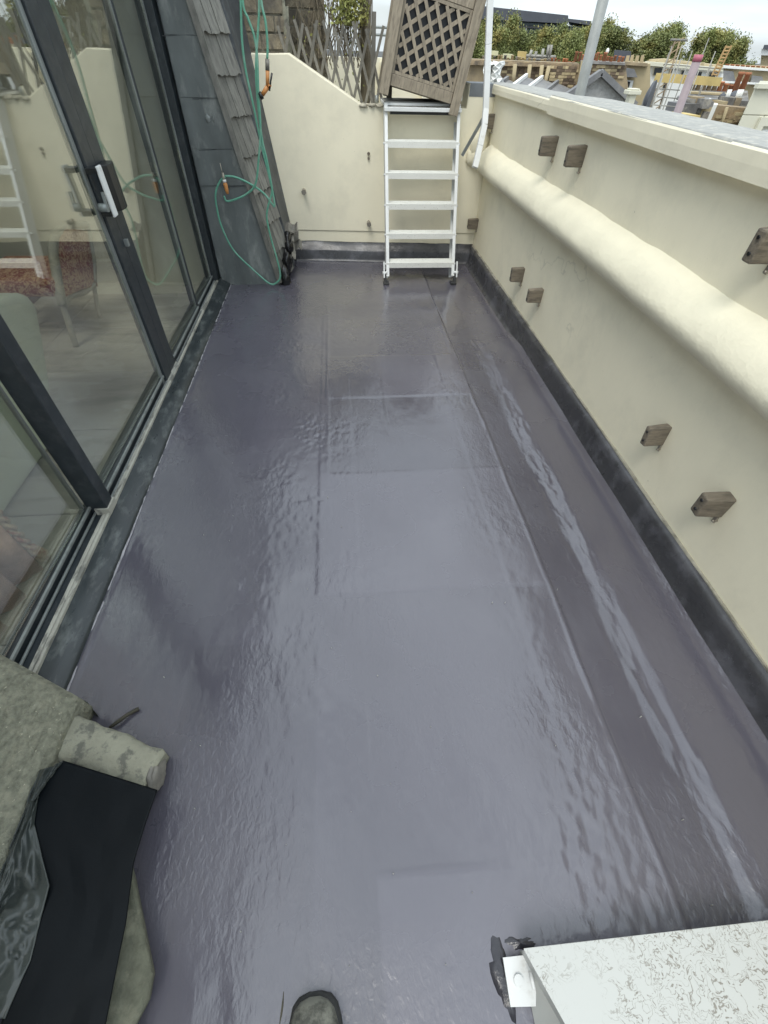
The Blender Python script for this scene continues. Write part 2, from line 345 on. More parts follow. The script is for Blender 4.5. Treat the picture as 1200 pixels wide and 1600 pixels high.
# ------------------------------------------------------------------ the roof deck (membrane floor)
def far_y(x): return 4.71-.075*x
def build_floor():
    nx, ny = 380, 650
    xs = np.linspace(-.945, 1.262, nx); ts = np.linspace(0, 1, ny)
    X, T = np.meshgrid(xs, ts); Y = -1.6+T*(4.74-.075*X+1.6)
    Z = np.zeros_like(X)
    Z += .0035*fbm(X*3, Y*1.6, 1, 4)
    wob = .008*fbm(Y*4, Y*0+3, 5, 3)
    # long lapped seam along the right hand side
    cx = .758+wob+.006*np.sin(Y*1.3)
    Z += .0060*(1-sstep(-.006, .007, X-cx))+.0030*np.exp(-((X-cx+.010)/.007)**2)*(.7+.9*fbm(Y*9, X*0, 9, 3))
    # shallow rise in front of the kerb: catches the sky
    c2 = .945+.012*fbm(Y*2.5, Y*0+1, 15, 3)
    w = .062+.022*fbm(Y*3, Y*0+8, 25, 3)
    ends = sstep(3.15, 2.75, Y)
    Z += ends*.0190*sstep(-1, 1, (X-c2)/w)
    Z += ends*.0085*fbm(X*24, Y*6, 31, 4)*np.exp(-((X-c2)/.06)**2)
    # fillet up the kerb
    Z += .02*sstep(1.17, 1.25, X)
    # lap edges of the sheets
    def lap(yc, x0, x1, h, wd=.005, n=1):
        e = yc+.006*fbm(X*7, X*0+yc, 41, 3)
        return h*sstep(-wd, wd, Y-e)*sstep(x0-.01, x0+.01, X)*sstep(x1+.01, x1-.01, X)
    Z += lap(.93, -.15, .76, .0018)-lap(1.62, -.1, .76, .0016)+lap(2.28, -.12, .74, .0018)+lap(2.78, -.1, .72, -.0016)
    Z += .0012*sstep(-.012, .012, X+.12+.01*fbm(Y*5, Y*0, 51, 3))*sstep(1.5, 1.7, Y)*sstep(3.4, 3.1, Y)
    Z += .0016*sstep(-.012, .012, X-.22-.01*fbm(Y*5, Y*0, 52, 3))*sstep(1.9, 2., Y)*sstep(3.4, 3.1, Y)
    Z += .0018*sstep(-.03, .03, X+.56+.02*fbm(Y*3, Y*0, 53, 3))*sstep(.75, .5, Y)
    Z += lap(.09, .02, .6, -.0014)
    # brushed ripples: strongest in a band left of the middle
    amp = .0007+.0024*np.exp(-((X+.20+.10*(Y-1.6))/.20)**2)*sstep(.1, .9, Y)*sstep(3.5, 2.8, Y)
    amp += .0016*np.exp(-((X-.60)/.10)**2)*sstep(3, 2.4, Y)+.0022*np.exp(-((X+.05)/.28)**2-((Y-2.5)/.55)**2)
    amp += .0022*sstep(.4, 0., Y)*sstep(.0, .3, X)+.0016*np.exp(-((X+.86)/.06)**2)
    amp = amp*(.25+1.5*sstep(.35, .75, vnoise(X*5+3, Y*3, 63)))
    Z += amp*.40*fbm(X*58, Y*40, 61, 4)+amp*.16*fbm(X*30, Y*22, 65, 3)
    Z += .001*fbm(X*11, Y*5, 71, 3)
    Z[:, :] += .0035*np.exp(-((X+.925)/.010)**2)*(.8+fbm(Y*14, Y*0, 77, 3))       # bead along the door sill
    me = bpy.data.meshes.new('roof_deck')
    V = np.stack([X, Y, Z], -1).reshape(-1, 3).astype('f'); me.vertices.add(len(V)); me.vertices.foreach_set('co', V.ravel())
    idx = np.arange(nx*ny).reshape(ny, nx); q = np.stack([idx[:-1, :-1], idx[:-1, 1:], idx[1:, 1:], idx[1:, :-1]], -1).reshape(-1)
    nf = len(q)//4; me.loops.add(len(q)); me.loops.foreach_set('vertex_index', q); me.polygons.add(nf)
    me.polygons.foreach_set('loop_start', np.arange(nf)*4); me.polygons.foreach_set('loop_total', np.full(nf, 4)); me.polygons.foreach_set('use_smooth', np.ones(nf, bool))
    tone = .5+.9*fbm(X*1.3, Y*.8, 101, 4)
    e_ = .004*fbm(X*30, Y*30, 103, 2)
    def rect(x0, x1, y0, y1): return sstep(-.006, .006, X-x0+e_)*sstep(-.006, .006, x1-X+e_)*sstep(-.006, .006, Y-y0+e_)*sstep(-.006, .006, y1-Y+e_)
    for (x0, x1, y0, y1, k_) in ((-.14, .76, .93, 1.62, .16), (.02, .60, -.3, .09, .30), (-.11, .74, 1.62, 2.28, -.10), (.2, .76, 2.28, 2.78, .14), (-.56, -.14, -.5, .75, -.14), (.765, .93, -1.5, 4.6, -.22), (-.5, -.1, 2.0, 3.4, .12), (.0, .76, 3.2, 3.7, -.12)):
        tone = tone+1.7*k_*rect(x0, x1, y0, y1)
    at_ = me.attributes.new('tone', 'FLOAT', 'POINT'); at_.data.foreach_set('value', np.clip(tone, 0, 1).astype('f').ravel())
    me.update(); me.materials.append(M['floor'])
    o = bpy.data.objects.new('roof_deck', me); C.objects.link(o); struct(o)
    bd = MB()
    P = []
    for i in range(330):
        y = .3+i*.0115; w_ = .004+.005*float(abs(fbm(np.array(y*22.), np.array(.5), 91, 3))); xo = -.9335+.003*float(fbm(np.array(y*6.), np.array(2.), 93, 3)); h_ = .010+.006*float(fbm(np.array(y*30.), np.array(3.), 94, 2))
        P.append([(xo-w_, y, .004), (xo-w_*.4, y, h_), (xo+w_*.5, y, h_), (xo+w_, y, .003)])
    bd.grid(P, True, True); obj('sealant_bead', bd, mat('pale_sealant', (.33, .32, .34), .5, .3, 30, bump=.5, bscale=120), o)  # thin uneven bead along the door sill, paler than the deck
    sp = MB()
    for i in range(45):
        x = random.uniform(-.8, 1.1); y = abs(random.gauss(.3, .9))-.1; r = random.uniform(.0007, .0016); a_ = random.random()*6; n_ = 6
        sp.add([(x+r*math.cos(2*PI*k/n_+a_)*random.uniform(.6, 1.5), y+r*math.sin(2*PI*k/n_+a_), .012) for k in range(n_)]+[(x, y, .014)]+[(x+r*math.cos(2*PI*k/n_+a_), y+r*math.sin(2*PI*k/n_+a_), -.004) for k in range(n_)], [(k, (k+1) % n_, 6) for k in range(n_)]+[(k, (k+1) % n_, 7+(k+1) % n_, 7+k) for k in range(n_)])
    q_ = obj('grit', sp, mat('pale_grit', (.45, .45, .42), .8, .5, 300, bump=0), o); q_['kind'] = 'stuff'
build_floor()
ground = MB(); ground.add([(-900, -900, -15), (900, -900, -15), (900, 1500, -15), (-900, 1500, -15)], [(0, 1, 2, 3)])
struct(obj('ground', ground, mat('street_ground', (.08, .08, .078), .9, .2, .05, bump=0)))
# building under the deck
b = MB(); b.box(-6, 1.75, -3, 4.5, -15, -.05); tag(obj('building_base', b, M['cream']), 'cream rendered house block carrying the roof terrace', 'building')
# kerb upstands: extruded profiles with wobble
def extrude_profile(prof, ys, seed, amp=.004, dirx=True):
    P = []
    for i, y in enumerate(ys):
        row = []
        for j, (x, z) in enumerate(prof):
            w = amp*float(fbm(np.array(y*3.), np.array(j*1.7), seed, 3)); w2 = amp*float(fbm(np.array(y*4.), np.array(j*1.3+9), seed+5, 3))
            row.append((x+w, y, z+w2))
        P.append(row)
    return P
ys = [-1.6+i*.05 for i in range(125)]
prof = [(1.19, .004), (1.205, .012), (1.215, .03), (1.222, .06), (1.226, .10), (1.228, .128), (1.238, .143), (1.262, .148)]
kb = MB(); kb.grid(extrude_profile(prof, ys, 3), True, True)
kerb = struct(obj('floor_upstand', kb, M['upstand'], origin=(0, 0, 0)))
lp = MB(); lp.grid(extrude_profile([(1.250, .1435), (1.253, .151), (1.258, .153), (1.262, .150)], [-1.6+i*.02 for i in range(312)], 8, .005), False, True)
obj('torn_paint_edge', lp, M['mortarjoint'], kerb)
# far upstand
def on_far(x, off, z): return (x, far_y(x)-off, z)
fp = [(.075, .004), (.062, .012), (.056, .03), (.052, .085), (.045, .098), (.02, .118), (.004, .15), (-.01, .155)]
fb = MB(); xs_ = [-.50+i*.04 for i in range(45)]
fb.grid([[on_far(x, d+.004*float(fbm(np.array(x*5.), np.array(j*1.), 3, 3)), z+.006*float(fbm(np.array(x*8.), np.array(j*1.), 4, 3))) for j, (d, z) in enumerate(fp)] for x in xs_], True, True)
struct(obj('end_upstand', fb, M['upstand'], origin=(0, 0, 0)))
# ------------------------------------------------------------------ parapet wall
pw = thing('parapet_wall', 'long cream painted parapet wall with bulging roll and weathered coping along the right side', 'wall', (1.38, 1.6, 0))
w = MB(); w.grid([[(1.26+.002*float(fbm(np.array(y*2.), np.array(z*3.), 5, 3)), y, z) for z in [0, .1, .3, .5, .7, .9, 1.1, 1.19]] for y in [-1.6+i*.13 for i in range(50)]], True, True)
w.box(1.262, 1.54, -1.6, 4.76, -.4, 1.188)
obj('wall_body', w, M['cream'], pw)
def coping(y0, y1, xi, zl, zt, sd_):
    n = int((y1-y0)/.06); yy = [y0+(y1-y0)*i/n for i in range(n+1)]
    pr = [(xi+.02, zl+.004), (xi, zl), (xi-.001, (zl+zt)/2), (xi+.001, zt-.006), (xi+.006, zt)]
    c_ = MB(); c_.grid(extrude_profile(pr, yy, sd_, .0012), False, True)
    c_.prism([(xi+.0025, zl+.001), (1.262, zl+.001), (1.262, zt-.006), (xi+.0035, zt-.006)], y0, y1, 'y')
    obj('coping_face', c_, M['cream'], pw)
    t_ = MB(); t_.grid(extrude_profile([(xi+.004, zt-.004), (xi+.012, zt+.003), (1.33, zt+.006), (1.45, zt-.002), (1.58, zt-.01), (1.60, zt-.05)], yy, sd_+3, .005), False, True)
    obj('coping_top', t_, M['coping_top'], pw)
coping(3.30, 4.72, 1.232, 1.192, 1.245, 11)
coping(-1.6, 3.296, 1.214, 1.186, 1.262, 21)
rb = MB(); yy = [-1.6+i*.03 for i in range(206)]
rp = [(1.262, .90), (1.235, .885), (1.205, .868), (1.175, .838), (1.153, .80), (1.146, .765), (1.152, .735), (1.175, .712), (1.21, .70), (1.262, .69)]
RP = []
for y in yy:
    row = []; e = float(sstep(4.6, 4.45, np.array(y)))
    for j, (x, z) in enumerate(rp):
        k = (.013*float(fbm(np.array(y*2.0), np.array(j*.22), 33, 3))+.005*float(fbm(np.array(y*13.), np.array(j*.9), 36, 3)))
        row.append((1.262-(1.262-x)*.88*(1+k*6), y, (z if j < 5 else z+(.010+.002*j)*(1-j/14))+k*.8+.008*math.sin(y*1.1)))
    RP.append(row)
rb.grid(RP, True, True); rb.f.append(tuple(range(len(rb.v)-10, len(rb.v)))); rb.sm.append(False)
rr = obj('render_roll', rb, M['cream_rough'], pw)
s_ = rr.modifiers.new('sub', 'SUBSURF'); s_.levels = 1; s_.render_levels = 1
# chipped mortar where the roll meets the far corner
def lump(mb, c, r, seed, n=10, m=14, amp=.3):
    P = []
    for i in range(n+1):
        row = []
        for j in range(m):
            th = PI*i/n; ph = 2*PI*j/m
            k = 1+amp*float(fbm(np.array(3+2*math.cos(ph)*math.sin(th)+i*.05), np.array(3+2*math.sin(ph)*math.sin(th)+math.cos(th)*2), seed, 3))*2
            row.append((c[0]+r[0]*k*math.sin(th)*math.cos(ph), c[1]+r[1]*k*math.sin(th)*math.sin(ph), c[2]+r[2]*k*math.cos(th)))
        row.append(row[0]); P.append(row)
    mb.grid(P, True, True)
lm = MB(); lump(lm, (1.19, 4.60, .88), (.08, .05, .13), 4); lump(lm, (1.15, 4.62, .8), (.06, .05, .07), 6)
obj('chipped_corner_render', lm, M['cream_rough'], pw)

# ------------------------------------------------------------------ end wall
ew = thing('end_wall', 'cream painted end wall stepping down from left to right behind the white ladder', 'wall', (.3, 4.8, 0))
def far_prism(pts, o0, o1):
    mb = MB(); n = len(pts)
    vs = [(x, far_y(x)-o0, z) for x, z in pts]+[(x, far_y(x)+o1, z) for x, z in pts]
    mb.add(vs, [tuple(range(n))[::-1], tuple(range(n, 2*n))]+[(i, (i+1) % n, (i+1) % n+n, i+n) for i in range(n)]); return mb
up = [(-1.2, .24), (1.262, .24), (1.262, 1.245), (1.055, 1.245), (1.05, 1.10), (.235, 1.10), (-.31, 1.375), (-.45, 1.37), (-1.2, 1.365)]
obj('wall_face', far_prism(up, 0, .22), M['cream'], ew, bevel=.006)
obj('wall_plinth', far_prism([(-1.2, 0), (1.262, 0), (1.262, .238), (-1.2, .238)], -.008, .22), M['cream'], ew)
obj('stained_cap', far_prism([(1.058, 1.17), (1.262, 1.17), (1.262, 1.2455), (1.058, 1.2455)], .002, .21), mat('water_stained_cap', (.19, .205, .22), .6, .2, 8, bump=.2), ew)
lg = MB()
for i in range(12):
    x = .24+i*.065; lump(lg, (x, far_y(x)+.03, 1.102), (.04, .05, .014), i, 5, 8)
obj('crumbled_top_edge', lg, mat('crumbled_mortar', (.42, .39, .31), .9, .3, 30, bump=.6), ew)
for (x, z, k) in ((-.285, .545, 0), (.279, .807, 1), (.277, .316, 0)):
    bm_ = MB(); y = far_y(x)
    if k: bm_.tube([(x, y+.01, z), (x, y-.012, z)], .012, 8).tube([(x, y+.01, z-.03), (x, y-.012, z-.03)], .010, 8)
    else: bm_.tube([(x, y+.01, z), (x, y-.05, z-.003)], .016, 10).tube([(x, y-.05, z-.003), (x, y-.062, z-.004)], .021, 6)
    obj('wall_fixing', bm_, M['brass'] if not k else M['timber'], ew)

# ------------------------------------------------------------------ timber blocks bolted to the parapet
def make_block(label):
    t = thing('timber_block', label, 'timber block', group='weathered timber blocks fixed to the parapet wall')
    b1 = MB()
    # x: protrusion, y: thickness, z: height
    b1.hexa([(-.092, -.018, -.044), (0, -.019, -.046), (0, .019, -.046), (-.092, .018, -.044)], [(-.095, -.018, .042), (0, -.02, .046), (0, .02, .046), (-.095, .018, .042)])
    obj('wood', b1, M['timber'], t, bevel=.006, local=True)
    for z in (-.02, .022):
        h = MB(); h.tube([(-.097, -.001, z), (-.090, -.001, z)], .0055, 8); obj('screw_hole', h, M['black'], t, local=True)
    br = MB(); br.bar((-.012, -.014, -.044), (-.012, -.014, -.072), .012, .006, (1, 0, 0)); br.tube([(-.02, -.014, -.066), (.004, -.014, -.066)], .004, 6)
    obj('bracket', br, M['brass'], t, local=True)
    return t
BL = [(3.16, 1.06, 'upper timber block left of the pair nearest the coping step'),
      (2.763, 1.071, 'upper timber block right of the pair nearest the coping step'),
      (4.55, 1.035, 'timber block half hidden behind the white handrail near the corner'),
      (4.56, .335, 'low timber block in the far corner beside the ladder'),
      (3.204, .362, 'lower small timber block, first of the pair below the roll'),
      (2.817, .371, 'lower small timber block, second of the pair below the roll'),
      (1.32, 1.075, 'large timber block cut by the right edge, above the roll'),
      (1.33, .40, 'lower timber block in the nearer pair, farther from camera'),
      (.937, .402, 'lowest and nearest timber block above the dark kerb')]
blk = make_block(BL[0][2]); blk.location = (1.262, BL[0][0], BL[0][1])
for i, (y, z, l) in enumerate(BL[1:]):
    dup(blk, (1.262, y, z), l, rot=(random.uniform(-.08, .08), 0, random.uniform(-.14, .14)), scale=(random.uniform(.92, 1.05), random.uniform(.85, 1.15), random.uniform(.9, 1.06)))

# ------------------------------------------------------------------ glazed sliding doors
gd = thing('sliding_glass_doors', 'dark framed sliding glass doors running along the left side of the terrace', 'glass door', (-1.05, 2.3, 0))
def pbox(name, m, *a, parent=gd, bevel=.002):
    b_ = MB(); b_.box(*a); return obj(name, b_, m, parent, bevel=bevel)
Y0, Y1 = .35, 4.16
sb = MB(); sb.grid(extrude_profile([(-.933, -.01), (-.936, .012), (-.944, .022), (-.972, .036), (-1.0, .046), (-1.02, .05)], [Y0-.1+i*.05 for i in range(78)], 14, .003), True, False)
obj('lead_apron', sb, M['sill'], gd)
for x0, x1, z1, m_ in ((-1.033, -1.021, .062, 'rail'), (-1.0525, -1.037, .058, 'rail')):
    pbox('outer_track', M[m_], x0, x1, Y0, Y1-.02, .02, z1)
pbox('sill_base', M['alu_dark'], -1.16, -1.018, Y0, Y1-.02, 0, .049)
pbox('track_recess', M['alu_dark'], -1.088, -1.055, Y0, Y1-.02, .049, .0515, bevel=0)
HT = 2.22
def panel(y0, y1, x, sl_=.028, sr=.028, dark=False):
    fr = 'alu_dark' if dark else 'alu_silver'
    gb = MB(); gb.hexa([(x-.011, y0+sl_, .10), (x-.005, y0+sl_, .10), (x+.011, y1-sr, .10), (x+.005, y1-sr, .10)], [(x-.011, y0+sl_, HT-.05), (x-.005, y0+sl_, HT-.05), (x+.011, y1-sr, HT-.05), (x+.005, y1-sr, HT-.05)]); fm = MB(); fm.box(x-.018, x+.014, y0, y1, .05, .095); fm.box(x-.018, x+.016, y0, y1, HT-.05, HT)
    dp = obj('door_panel', fm, M['alu_dark'], gd, bevel=.002); g = obj('glass_pane', gb, M['glass'], dp)
    pbox('glazing_bead', M['alu_silver'], x+.0145, x+.024, y0, y1, .085, .098, parent=dp)
    pbox('glazing_bead', M['alu_silver'], x+.0245, x+.033, y0, y1, .055, .064, parent=dp)
    return g
panel(.35, 1.375, -1.11)
panel(1.445, 2.43, -1.075)
panel(2.66, 3.415, -1.07)
panel(3.455, 4.02, -1.078)
# stiles
pbox('silver_edge', M['alu_silver'], -1.122, -1.110, 1.356, 1.371, .05, HT)
pbox('door_stile', M['alu_dark'], -1.105, -1.024, 1.372, 1.435, .052, HT, bevel=.004)
pbox('stile_foot', M['rail'], -1.075, -1.018, 1.365, 1.44, .05, .085)
pbox('silver_edge', M['alu_silver'], -1.072, -1.058, 2.405, 2.432, .05, HT)
pbox('door_stile', M['alu_dark'], -1.10, -1.046, 2.434, 2.535, .052, HT, bevel=.004)
pbox('door_stile', M['alu_dark'], -1.10, -1.050, 2.541, 2.655, .052, HT, bevel=.004)
pbox('door_stile', M['alu_dark'], -1.11, -1.065, 3.43, 3.462, .052, HT, bevel=.004)
pbox('silver_edge', M['alu_silver'], -1.078, -1.066, 3.41, 3.428, .05, HT)
pbox('silver_edge', M['alu_silver'], -1.078, -1.066, 4.0, 4.02, .05, HT)
pbox('door_jamb', M['alu_dark'], -1.12, -1.02, 4.022, 4.135, .05, HT, bevel=.004)
pbox('jamb_flashing', mat('pale_oxidised_flashing', (.30, .335, .335), .5, .25, 10, col2=(.12, .135, .135), c2amt=.7, c2scale=16, bump=.3, bscale=60, stretch=(1, 1, .25)), -1.06, -.985, 4.137, 4.165, .045, 2.4, bevel=.006)
pbox('door_head', M['alu_dark'], -1.16, -1.02, Y0, Y1-.02, HT, HT+.09)
# handle: dark back box, white pull lever, small latch
hb = MB(); hb.prism([(-1.046, 2.50), (-1.018, 2.503), (-.998, 2.52), (-.993, 2.56), (-.998, 2.60), (-1.010, 2.63), (-1.046, 2.632)], .885, 1.055, 'z')
hh = obj('handle_box', hb, M['black'], gd, bevel=.003)
h2 = MB(); h2.box(-1.003, -.992, 2.405, 2.45, .885, 1.068); obj('handle_pull', h2, M['white'], hh, bevel=.004)
h2 = MB(); h2.box(-1.045, -1.0, 2.40, 2.45, 1.045, 1.062).box(-1.045, -1.0, 2.40, 2.45, .89, .91); obj('handle_arm', h2, M['black'], hh, bevel=.002)
h2 = MB(); h2.tube([(-1.03, 2.372, .93), (-.995, 2.372, .93)], .016, 12); h2.bar((-.998, 2.37, .93), (-.998, 2.38, .985), .012, .01, (1, 0, 0)); obj('handle_latch', h2, M['alu_silver'], hh)
h2 = MB(); h2.box(-1.046, -1.028, 2.525, 2.548, .735, .765); obj('finger_stop', h2, M['alu_silver'], gd, bevel=.002)
# ------------------------------------------------------------------ house shell round the room
hs = thing('glazed_house_side', 'flat roofed upper storey of the house holding the room behind the glass doors', 'building', (-2.6, 2, 0))
pbox('fascia', M['lead_dark'], -1.16, -.94, -1.6, 4.2, 2.315, 2.56, parent=hs)
for (x0, x1, y0, y1) in ((-4.6, -3.2, -1.6, 4.8), (-1.9, -1.162, -1.6, 4.8), (-3.198, -1.902, -1.6, .7), (-3.198, -1.902, 3.3, 4.8)):
    pbox('roof_slab', M['ceiling'], x0, x1, y0, y1, 2.36, 2.56, parent=hs)
pbox('added_rooflight', M['glass'], -3.2, -1.9, .7, 3.3, 2.50, 2.508, parent=hs, bevel=0)  # unseen rooflight over an opening, added to brighten the room behind the glass
pbox('back_wall', M['plaster'], -4.42, -4.302, -.4, 4.2, -.02, 2.40, parent=hs)
pbox('side_wall', M['plaster'], -4.42, -1.07, 4.182, 4.5, -.02, 2.40, parent=hs)
pbox('near_wall', M['plaster'], -4.42, -1.14, -1.6, .34, -.02, 2.40, parent=hs)
pbox('floor_slab', M['plaster'], -4.42, -1.162, -.4, 4.2, -.3, -.005, parent=hs)
hf = struct(bpy.data.objects.new('room_floor', None)); C.objects.link(hf); hf.location = (-2.7, 1.9, 0)
bb = MB(); bb.box(-.5, .5, -.3, .3, -.01, .022); bme = mesh_of('floor_board', bb, M['board'], (0, 0, 0))
yb = .0; k = 0
for r_ in range(7):
    for c_ in range(4):
        o = bpy.data.objects.new('floor_board', bme); C.objects.link(o); o.parent = hf
        o.scale = (.78, 1.013, 1); o.location = (-1.21+c_*.782, -2.02+r_*.6125, 0)
        md = o.modifiers.new('bevel', 'BEVEL'); md.width = .003; md.segments = 1
# ------------------------------------------------------------------ mansard corner: lead cheek, slates, flashing
mc_ = thing('slated_mansard_corner', 'sloping slate and lead roof corner beside the glass doors', 'roof', (-.75, 4.4, 0))
def edge_x(z): return -.525-.185*z          # left slate edge at y = 4.08
CH = [(0.0, .695), (.697, .905), (.907, 1.17), (1.172, 1.45), (1.452, 1.8), (1.802, 2.45)]
for i, (z0, z1) in enumerate(CH):
    d = .002*(i % 2)+.001*i
    b_ = MB(); P = []
    for a in range(7):
        z = z0+(z1-z0)*a/6; row = []
        for j in range(9):
            x = -1.0+(edge_x(z)+1.0)*j/8
            row.append((x, 4.078-d*1.2+.006*float(fbm(np.array(x*7.), np.array(z*6.), i, 3)), z))
        P.append(row)
    b_.grid(P, True)
    b_.hexa([(-1.0, 4.09, z0), (edge_x(z0), 4.09, z0), (edge_x(z0)-.02, 4.14, z0), (-1.0, 4.14, z0)], [(-1.0, 4.09, z1), (edge_x(z1), 4.09, z1), (edge_x(z1)-.02, 4.14, z1), (-1.0, 4.14, z1)])
    obj('lead_panel', b_, M['lead'], mc_)
    if i < 5:
        sm_ = MB(); sm_.bar((edge_x(z1)-(.26 if i % 2 else .18), 4.074, z1-.006), (edge_x(z1)-.03, 4.074, z1+.004), .003, .003); obj('lead_lap', sm_, M['lead_dark'], mc_)
for (x, z) in ((-.847, 1.068), (-.81, 1.07)):
    p_ = MB(); lump(p_, (x, 4.074, z), (.016 if x < -.83 else .006, .006, .02), 2, 6, 10); obj('lead_dot', p_, M['alu_silver'], mc_)
# slope surface: s along y-ish (0 at left edge, 1 at right edge), z height
def slope(s, z, lift=0.):
    l = Vector((edge_x(z), 4.075, z)); r = Vector((-.43-.165*z, 4.36, z)); p_ = l.lerp(r, s)
    return p_+Vector((.86, -.45, .18)).normalized()*lift
ZL = [0.04, .23, .43, .64, .85, 1.065, 1.27, 1.46, 1.66, 1.86, 2.06, 2.26]
splits = [[0, .36, .70, 1], [0, .42, 1], [0, .3, .62, 1], [0, .45, .8, 1], [0, .33, .64, 1], [0, .38, .72, 1], [0, .5, 1], [0, .3, .62, 1], [0, .4, .7, 1], [0, .33, .66, 1], [0, .5, 1]]
for i in range(len(ZL)-1):
    z0, z1 = ZL[i], ZL[i+1]+.03
    for a, b2 in zip(splits[i][:-1], splits[i][1:]):
        n = 5; P = []; Q = []
        for j in range(n+1):
            s = a+.012+(b2-a-.024)*j/n; jag = random.uniform(-.008, .008)
            P.append([slope(s, z0+jag, .030), slope(s, z1, .008)]); Q.append([slope(s, z0+jag, .014), slope(s, z1, .0)])
        b_ = MB(); b_.grid(P, False); b_.grid(Q, False, True)
        for e in (0, n): b_.add([P[e][0], P[e][1], Q[e][1], Q[e][0]], [(0, 1, 2, 3)])
        for j in range(n): b_.add([P[j][0], P[j+1][0], Q[j+1][0], Q[j][0]], [(0, 1, 2, 3)])
        obj('slate', b_, M['slate'], mc_)
vb = MB(); vb.grid([[slope(-.10, z, .004)+Vector((0, .0, 0)), slope(-.02, z, .034), slope(.03, z, .03)] for z in [0.02+i*.1 for i in range(24)]], False); obj('verge_strip', vb, M['slate'], mc_)
fl = MB(); fl.grid([[slope(.0, z, -.004), slope(.98, z, .002), slope(1.02, z, .026), slope(1.10, z, .02), Vector((-.415-.155*z, 4.6, z)), Vector((-.395-.135*z, 4.76, z))] for z in [0.05+i*.1 for i in range(24)]], True); obj('side_flashing', fl, M['lead_dark'], mc_)
core = MB(); core.hexa([(-1.1, 4.14, 0), (-.62, 4.14, 0), (-.5, 4.75, 0), (-1.1, 4.8, 0)], [(-1.1, 4.14, 2.45), (-1.05, 4.14, 2.45), (-.84, 4.75, 2.45), (-1.1, 4.8, 2.45)]); obj('roof_core', core, M['lead_dark'], mc_)
# black sealant lump and torn flashing tabs at the foot
tl = MB(); lump(tl, (-.475, 4.10, .05), (.045, .06, .09), 3); lump(tl, (-.455, 4.22, .12), (.04, .07, .10), 8); lump(tl, (-.435, 4.34, .22), (.035, .07, .10), 9); obj('black_sealant', tl, M['tar'], mc_)
for k, (c, a, b3) in enumerate((((-.40, 4.40, .33), .10, .055), ((-.40, 4.50, .24), .09, .05), ((-.42, 4.34, .27), .07, .06), ((-.37, 4.42, .20), .08, .05), ((-.41, 4.28, .17), .06, .05))):
    tb = MB(); P = []
    for i in range(5):
        P.append([(c[0]+(i-2)*a/4, c[1]+(j-1)*b3/1.5+random.uniform(-.006, .006), c[2]+.014*math.sin(i*1.8+k)+(j-1)*.012+random.uniform(-.006, .006)) for j in range(4)])
    tb.grid(P, False); o = obj('flashing_tab', tb, M['zinc'], mc_); md = o.modifiers.new('sol', 'SOLIDIFY'); md.thickness = .006

# ------------------------------------------------------------------ garden hose
def smooth(pts, n=6):
    pts = [Vector(p) for p in pts]; out = []
    P = [pts[0]*2-pts[1]]+pts+[pts[-1]*2-pts[-2]]
    for i in range(1, len(P)-2):
        for k in range(n):
            t = k/n; a, b_, c, d = P[i-1], P[i], P[i+1], P[i+2]
            out.append(.5*((2*b_)+(-a+c)*t+(2*a-5*b_+4*c-d)*t*t+(-a+3*b_-3*c+d)*t**3))
    out.append(pts[-1]); return out
hose = thing('garden_hose', 'green garden hose hanging in loops over the slated corner beside the doors', 'hose', (-.6, 4.0, 0))
def hp(l, y=4.0):
    return smooth([on_y(p[0], p[1], y-(p[2] if len(p) > 2 else 0)) for p in l])
R_ = .0070
hs1 = [(402, -120), (405, 0), (403, 50), (400, 100), (402, 150), (409, 215), (417, 250), (423, 282), (425, 300), (419, 322), (417, 341), (423, 371), (432, 402), (438, 430), (433, 441), (421, 443), (395, 421), (365, 391), (347, 356), (339, 326), (337, 302), (344, 283), (352, 277)]
hs2 = [(375, -120), (379, 0), (388, 30), (397, 56), (402, 90), (404, 150, .012), (407, 200, .012), (404, 250, .01), (399, 288, .01), (384, 304), (366, 312), (354, 314), (350, 306)]
hs3 = [(370, -120), (376, 0), (378, 60), (384, 110), (397, 170), (408, 225), (418, 265), (426, 300), (429, 322), (424, 317), (412, 302), (392, 288), (368, 277), (351, 275)]
hs4 = [(402, -80, .02), (408, 0, .02), (415, 35, .02), (418, 70, .02), (417.5, 92, .02)]
for h_ in (hs1, hs2, hs3, hs4):
    t_ = MB(); t_.tube(hp(h_), R_, 8); obj('hose_tube', t_, M['hose'], hose)
c0 = on_y(352, 290, 3.99)
t_ = MB(); t_.tube([c0+Vector((0, 0, .075)), c0+Vector((-.002, 0, .02))], .008, 8); t_.tube([c0+Vector((-.004, .05, .05)), c0+Vector((-.004, -.004, .05))], .007, 8); t_.tube([c0+Vector((-.006, 0, .13)), c0+Vector((-.002, 0, .06))], .003, 6); obj('hose_hook', t_, M['brass'], hose)
t_ = MB(); t_.tube([c0+Vector((0, 0, .022)), c0+Vector((.002, 0, .008)), c0+Vector((.004, 0, -.03)), c0+Vector((.006, 0, -.05))], [.009, .015, .013, .009], 10); obj('hose_connector', t_, M['orange'], hose)
t_ = MB(); t_.tube([c0+Vector((0, 0, .035)), c0+Vector((.001, 0, .02))], .013, 10); obj('connector_collar', t_, M['white'], hose)
g0 = on_y(417.5, 92, 3.98); g1 = on_y(418, 110, 3.98); g2 = on_y(418, 136, 3.98); g3 = on_y(410, 148, 3.98)
t_ = MB(); t_.tube([g0, g1], .013, 8); obj('gun_collar', t_, M['zinc'], hose)
t_ = MB(); t_.tube([g1, g2], [.012, .011], 8).tube([g2, g3], [.014, .012], 8).tube([g2, on_y(423, 133, 3.97)], .008, 6); obj('spray_gun', t_, M['orange'], hose)
